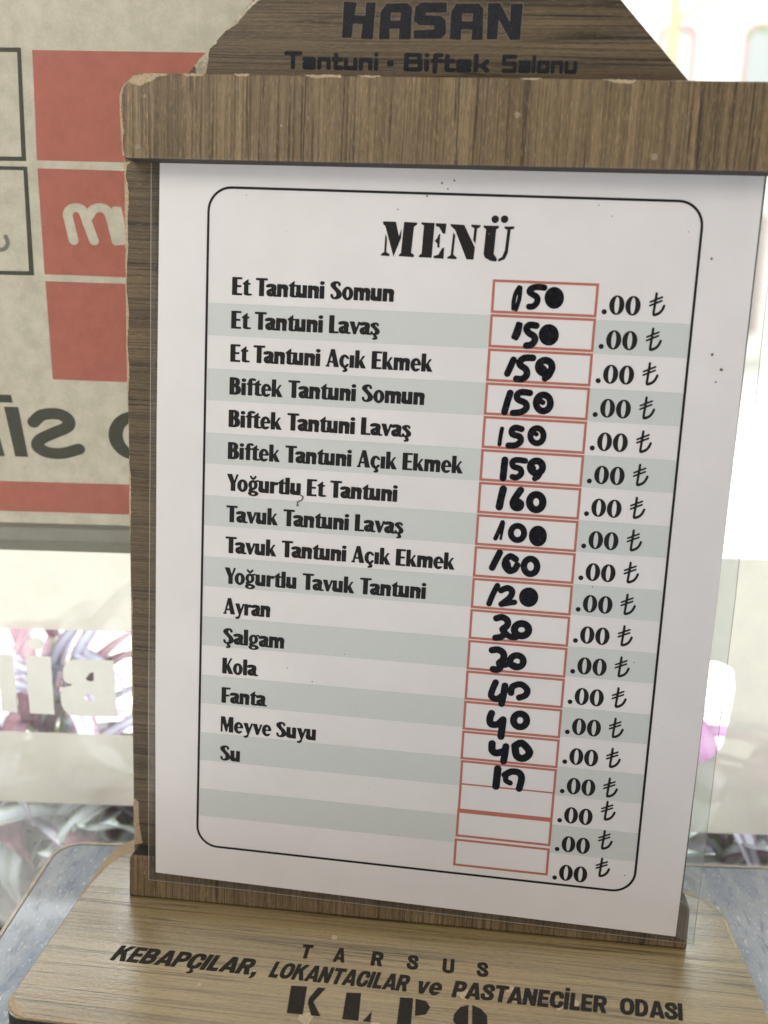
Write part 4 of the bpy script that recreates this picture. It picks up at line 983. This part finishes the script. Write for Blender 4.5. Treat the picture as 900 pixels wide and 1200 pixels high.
PLANTS = [(-52, 48, "silver striped plant at the far left edge of the window trough", 3, 58, 21, (0, 0, 1, 2)),
          (-16, 40, "silver and wine leaved plant behind the left edge of the table", 11, 40, 21, (0, 1, 2, 0)),
          (22, 60, "pale leaved plant partly hidden behind the menu's left post", 21, 40, 21, (0, 1, 1, 2)),
          (-48, 85, "tall spiky bluish plant rising behind the mirrored letters", 31, 92, 28, (0, 0, 2)),
          (8, 112, "low plant at the back of the trough beyond the letter B", 41, 26, 21, (0, 1, 2)),
          (-100, 80, "plant just outside the picture's left border in the trough", 45, 60, 21, (0, 1, 2)),
          (186, 42, "pale green plant to the right of the clear menu margin", 51, 42, 21, (1, 1, 0)),
          (237, 44, "magenta leaved plant above the table's back edge at the far right", 61, 42, 21, (3, 3, 1)),
          (214, 105, "white and pink plant seen through the rounded cut-out of the film", 71, 44, 14, (0, 3, 0))]
for a in PLANTS: plant(*a)

# white facade across the street
facade = empty("street_building", Matrix.Translation((3.2, 17.0, -.75)))
tag(facade, "overexposed white building with pink window frames across the street", "building")
WHITE = plain("white_render", (.86, .85, .83), .8, var=.02, nscale=.002)
PINK = plain("pink_window_trim", (.46, .31, .30), .6)
PANE = plain("pale_window_pane", (.36, .40, .41), .3)
def mbox(name, x0, x1, y0, y1, z0, z1, mat, parent, bevel=0):
    return prism(name, [(x0 * 1000, z0 * 1000), (x1 * 1000, z0 * 1000), (x1 * 1000, z1 * 1000), (x0 * 1000, z1 * 1000)], y0 * 1000, y1 * 1000, mat, parent, bevel)
mbox("wall", -14, 12, 0, 6, 0, 9, WHITE, facade)
mbox("cornice", -14.1, 12.1, -.25, -.01, 8.7, 9.2, WHITE, facade)
FXS = tuple(-.2 + 1.45 * k for k in range(-5, 7))
for fx in FXS:
    for fz in (.5, 3.5):
        o = round_poly([((fx - .36) * 1000, fz * 1000), ((fx + .36) * 1000, fz * 1000), ((fx + .36) * 1000, (fz + 2.1) * 1000), ((fx - .36) * 1000, (fz + 2.1) * 1000)], [0, 0, 220, 220], 6)
        i_ = round_poly([((fx - .28) * 1000, (fz + .09) * 1000), ((fx + .28) * 1000, (fz + .09) * 1000), ((fx + .28) * 1000, (fz + 2.01) * 1000), ((fx - .28) * 1000, (fz + 2.01) * 1000)], [0, 0, 160, 160], 6)
        bm = bmesh.new(); n = len(o)
        vv = [[bm.verts.new((p[0] * MM, y, p[1] * MM)) for p in L] for L, y in ((o, -.002), (o, -.07), (i_, -.07), (i_, -.002))]
        for a in range(n):
            for k in range(3): bm.faces.new((vv[k][a], vv[k][(a + 1) % n], vv[k + 1][(a + 1) % n], vv[k + 1][a]))
        bmesh.ops.recalc_face_normals(bm, faces=bm.faces)
        w = link("window_frame", bm_mesh("window_frame", bm), PINK, facade)
        flat("window_pane", [i_], -10, PANE, w)

# street tree with a pale trunk
tree = empty("street_tree", Matrix.Translation((1.51, 8.2, -.75)))
tag(tree, "thin pale trunked street tree in front of the white building", "tree")
BARK = plain("pale_bark", (.34, .33, .20), .9, var=.15, nscale=.02)
bm = bmesh.new(); prev = None
for i in range(9):
    r = .062 - .02 * i / 8; z = 5.4 * i / 8
    ring = [bm.verts.new((r * math.cos(a * math.pi / 5) + .03 * math.sin(i), r * math.sin(a * math.pi / 5), z)) for a in range(10)]
    if prev:
        for a in range(10): bm.faces.new((prev[a], prev[(a + 1) % 10], ring[(a + 1) % 10], ring[a]))
    prev = ring
def limb(bm, p, q, r0, r1):
    d = (q - p).normalized(); s = d.orthogonal().normalized(); u = d.cross(s)
    A = [bm.verts.new(p + (s * math.cos(a) + u * math.sin(a)) * r0) for a in (0, 1.26, 2.51, 3.77, 5.03)]
    B_ = [bm.verts.new(q + (s * math.cos(a) + u * math.sin(a)) * r1) for a in (0, 1.26, 2.51, 3.77, 5.03)]
    for a in range(5): bm.faces.new((A[a], A[(a + 1) % 5], B_[(a + 1) % 5], B_[a]))
tips = []
rng = random.Random(5)
for k in range(11):
    az = k * 2.4; z = 3.25 + .19 * k
    p = Vector((0, 0, z)); q = p + Vector((math.cos(az), math.sin(az), .55)) * rng.uniform(.5, .9)
    limb(bm, p, q, .03, .012); tips.append(q)
link("trunk", bm_mesh("trunk", bm), BARK, tree)
LEAFG = plain("tree_leaf", (.13, .24, .035), .5, var=.3, nscale=.02)
bm = bmesh.new()
for q in tips + [Vector((0, 0, 5.5))]:
    for _ in range(150):
        c = q + Vector((rng.gauss(0, .26), rng.gauss(0, .26), rng.gauss(0, .2)))
        a = Vector((rng.uniform(-1, 1), rng.uniform(-1, 1), rng.uniform(-1, 1))).normalized(); s = a.orthogonal().normalized()
        L, w_ = rng.uniform(.05, .09), rng.uniform(.02, .035)
        bm.faces.new([bm.verts.new(c + a * L), bm.verts.new(c + s * w_), bm.verts.new(c - a * L), bm.verts.new(c - s * w_)])
link("crown", bm_mesh("crown", bm), LEAFG, tree)
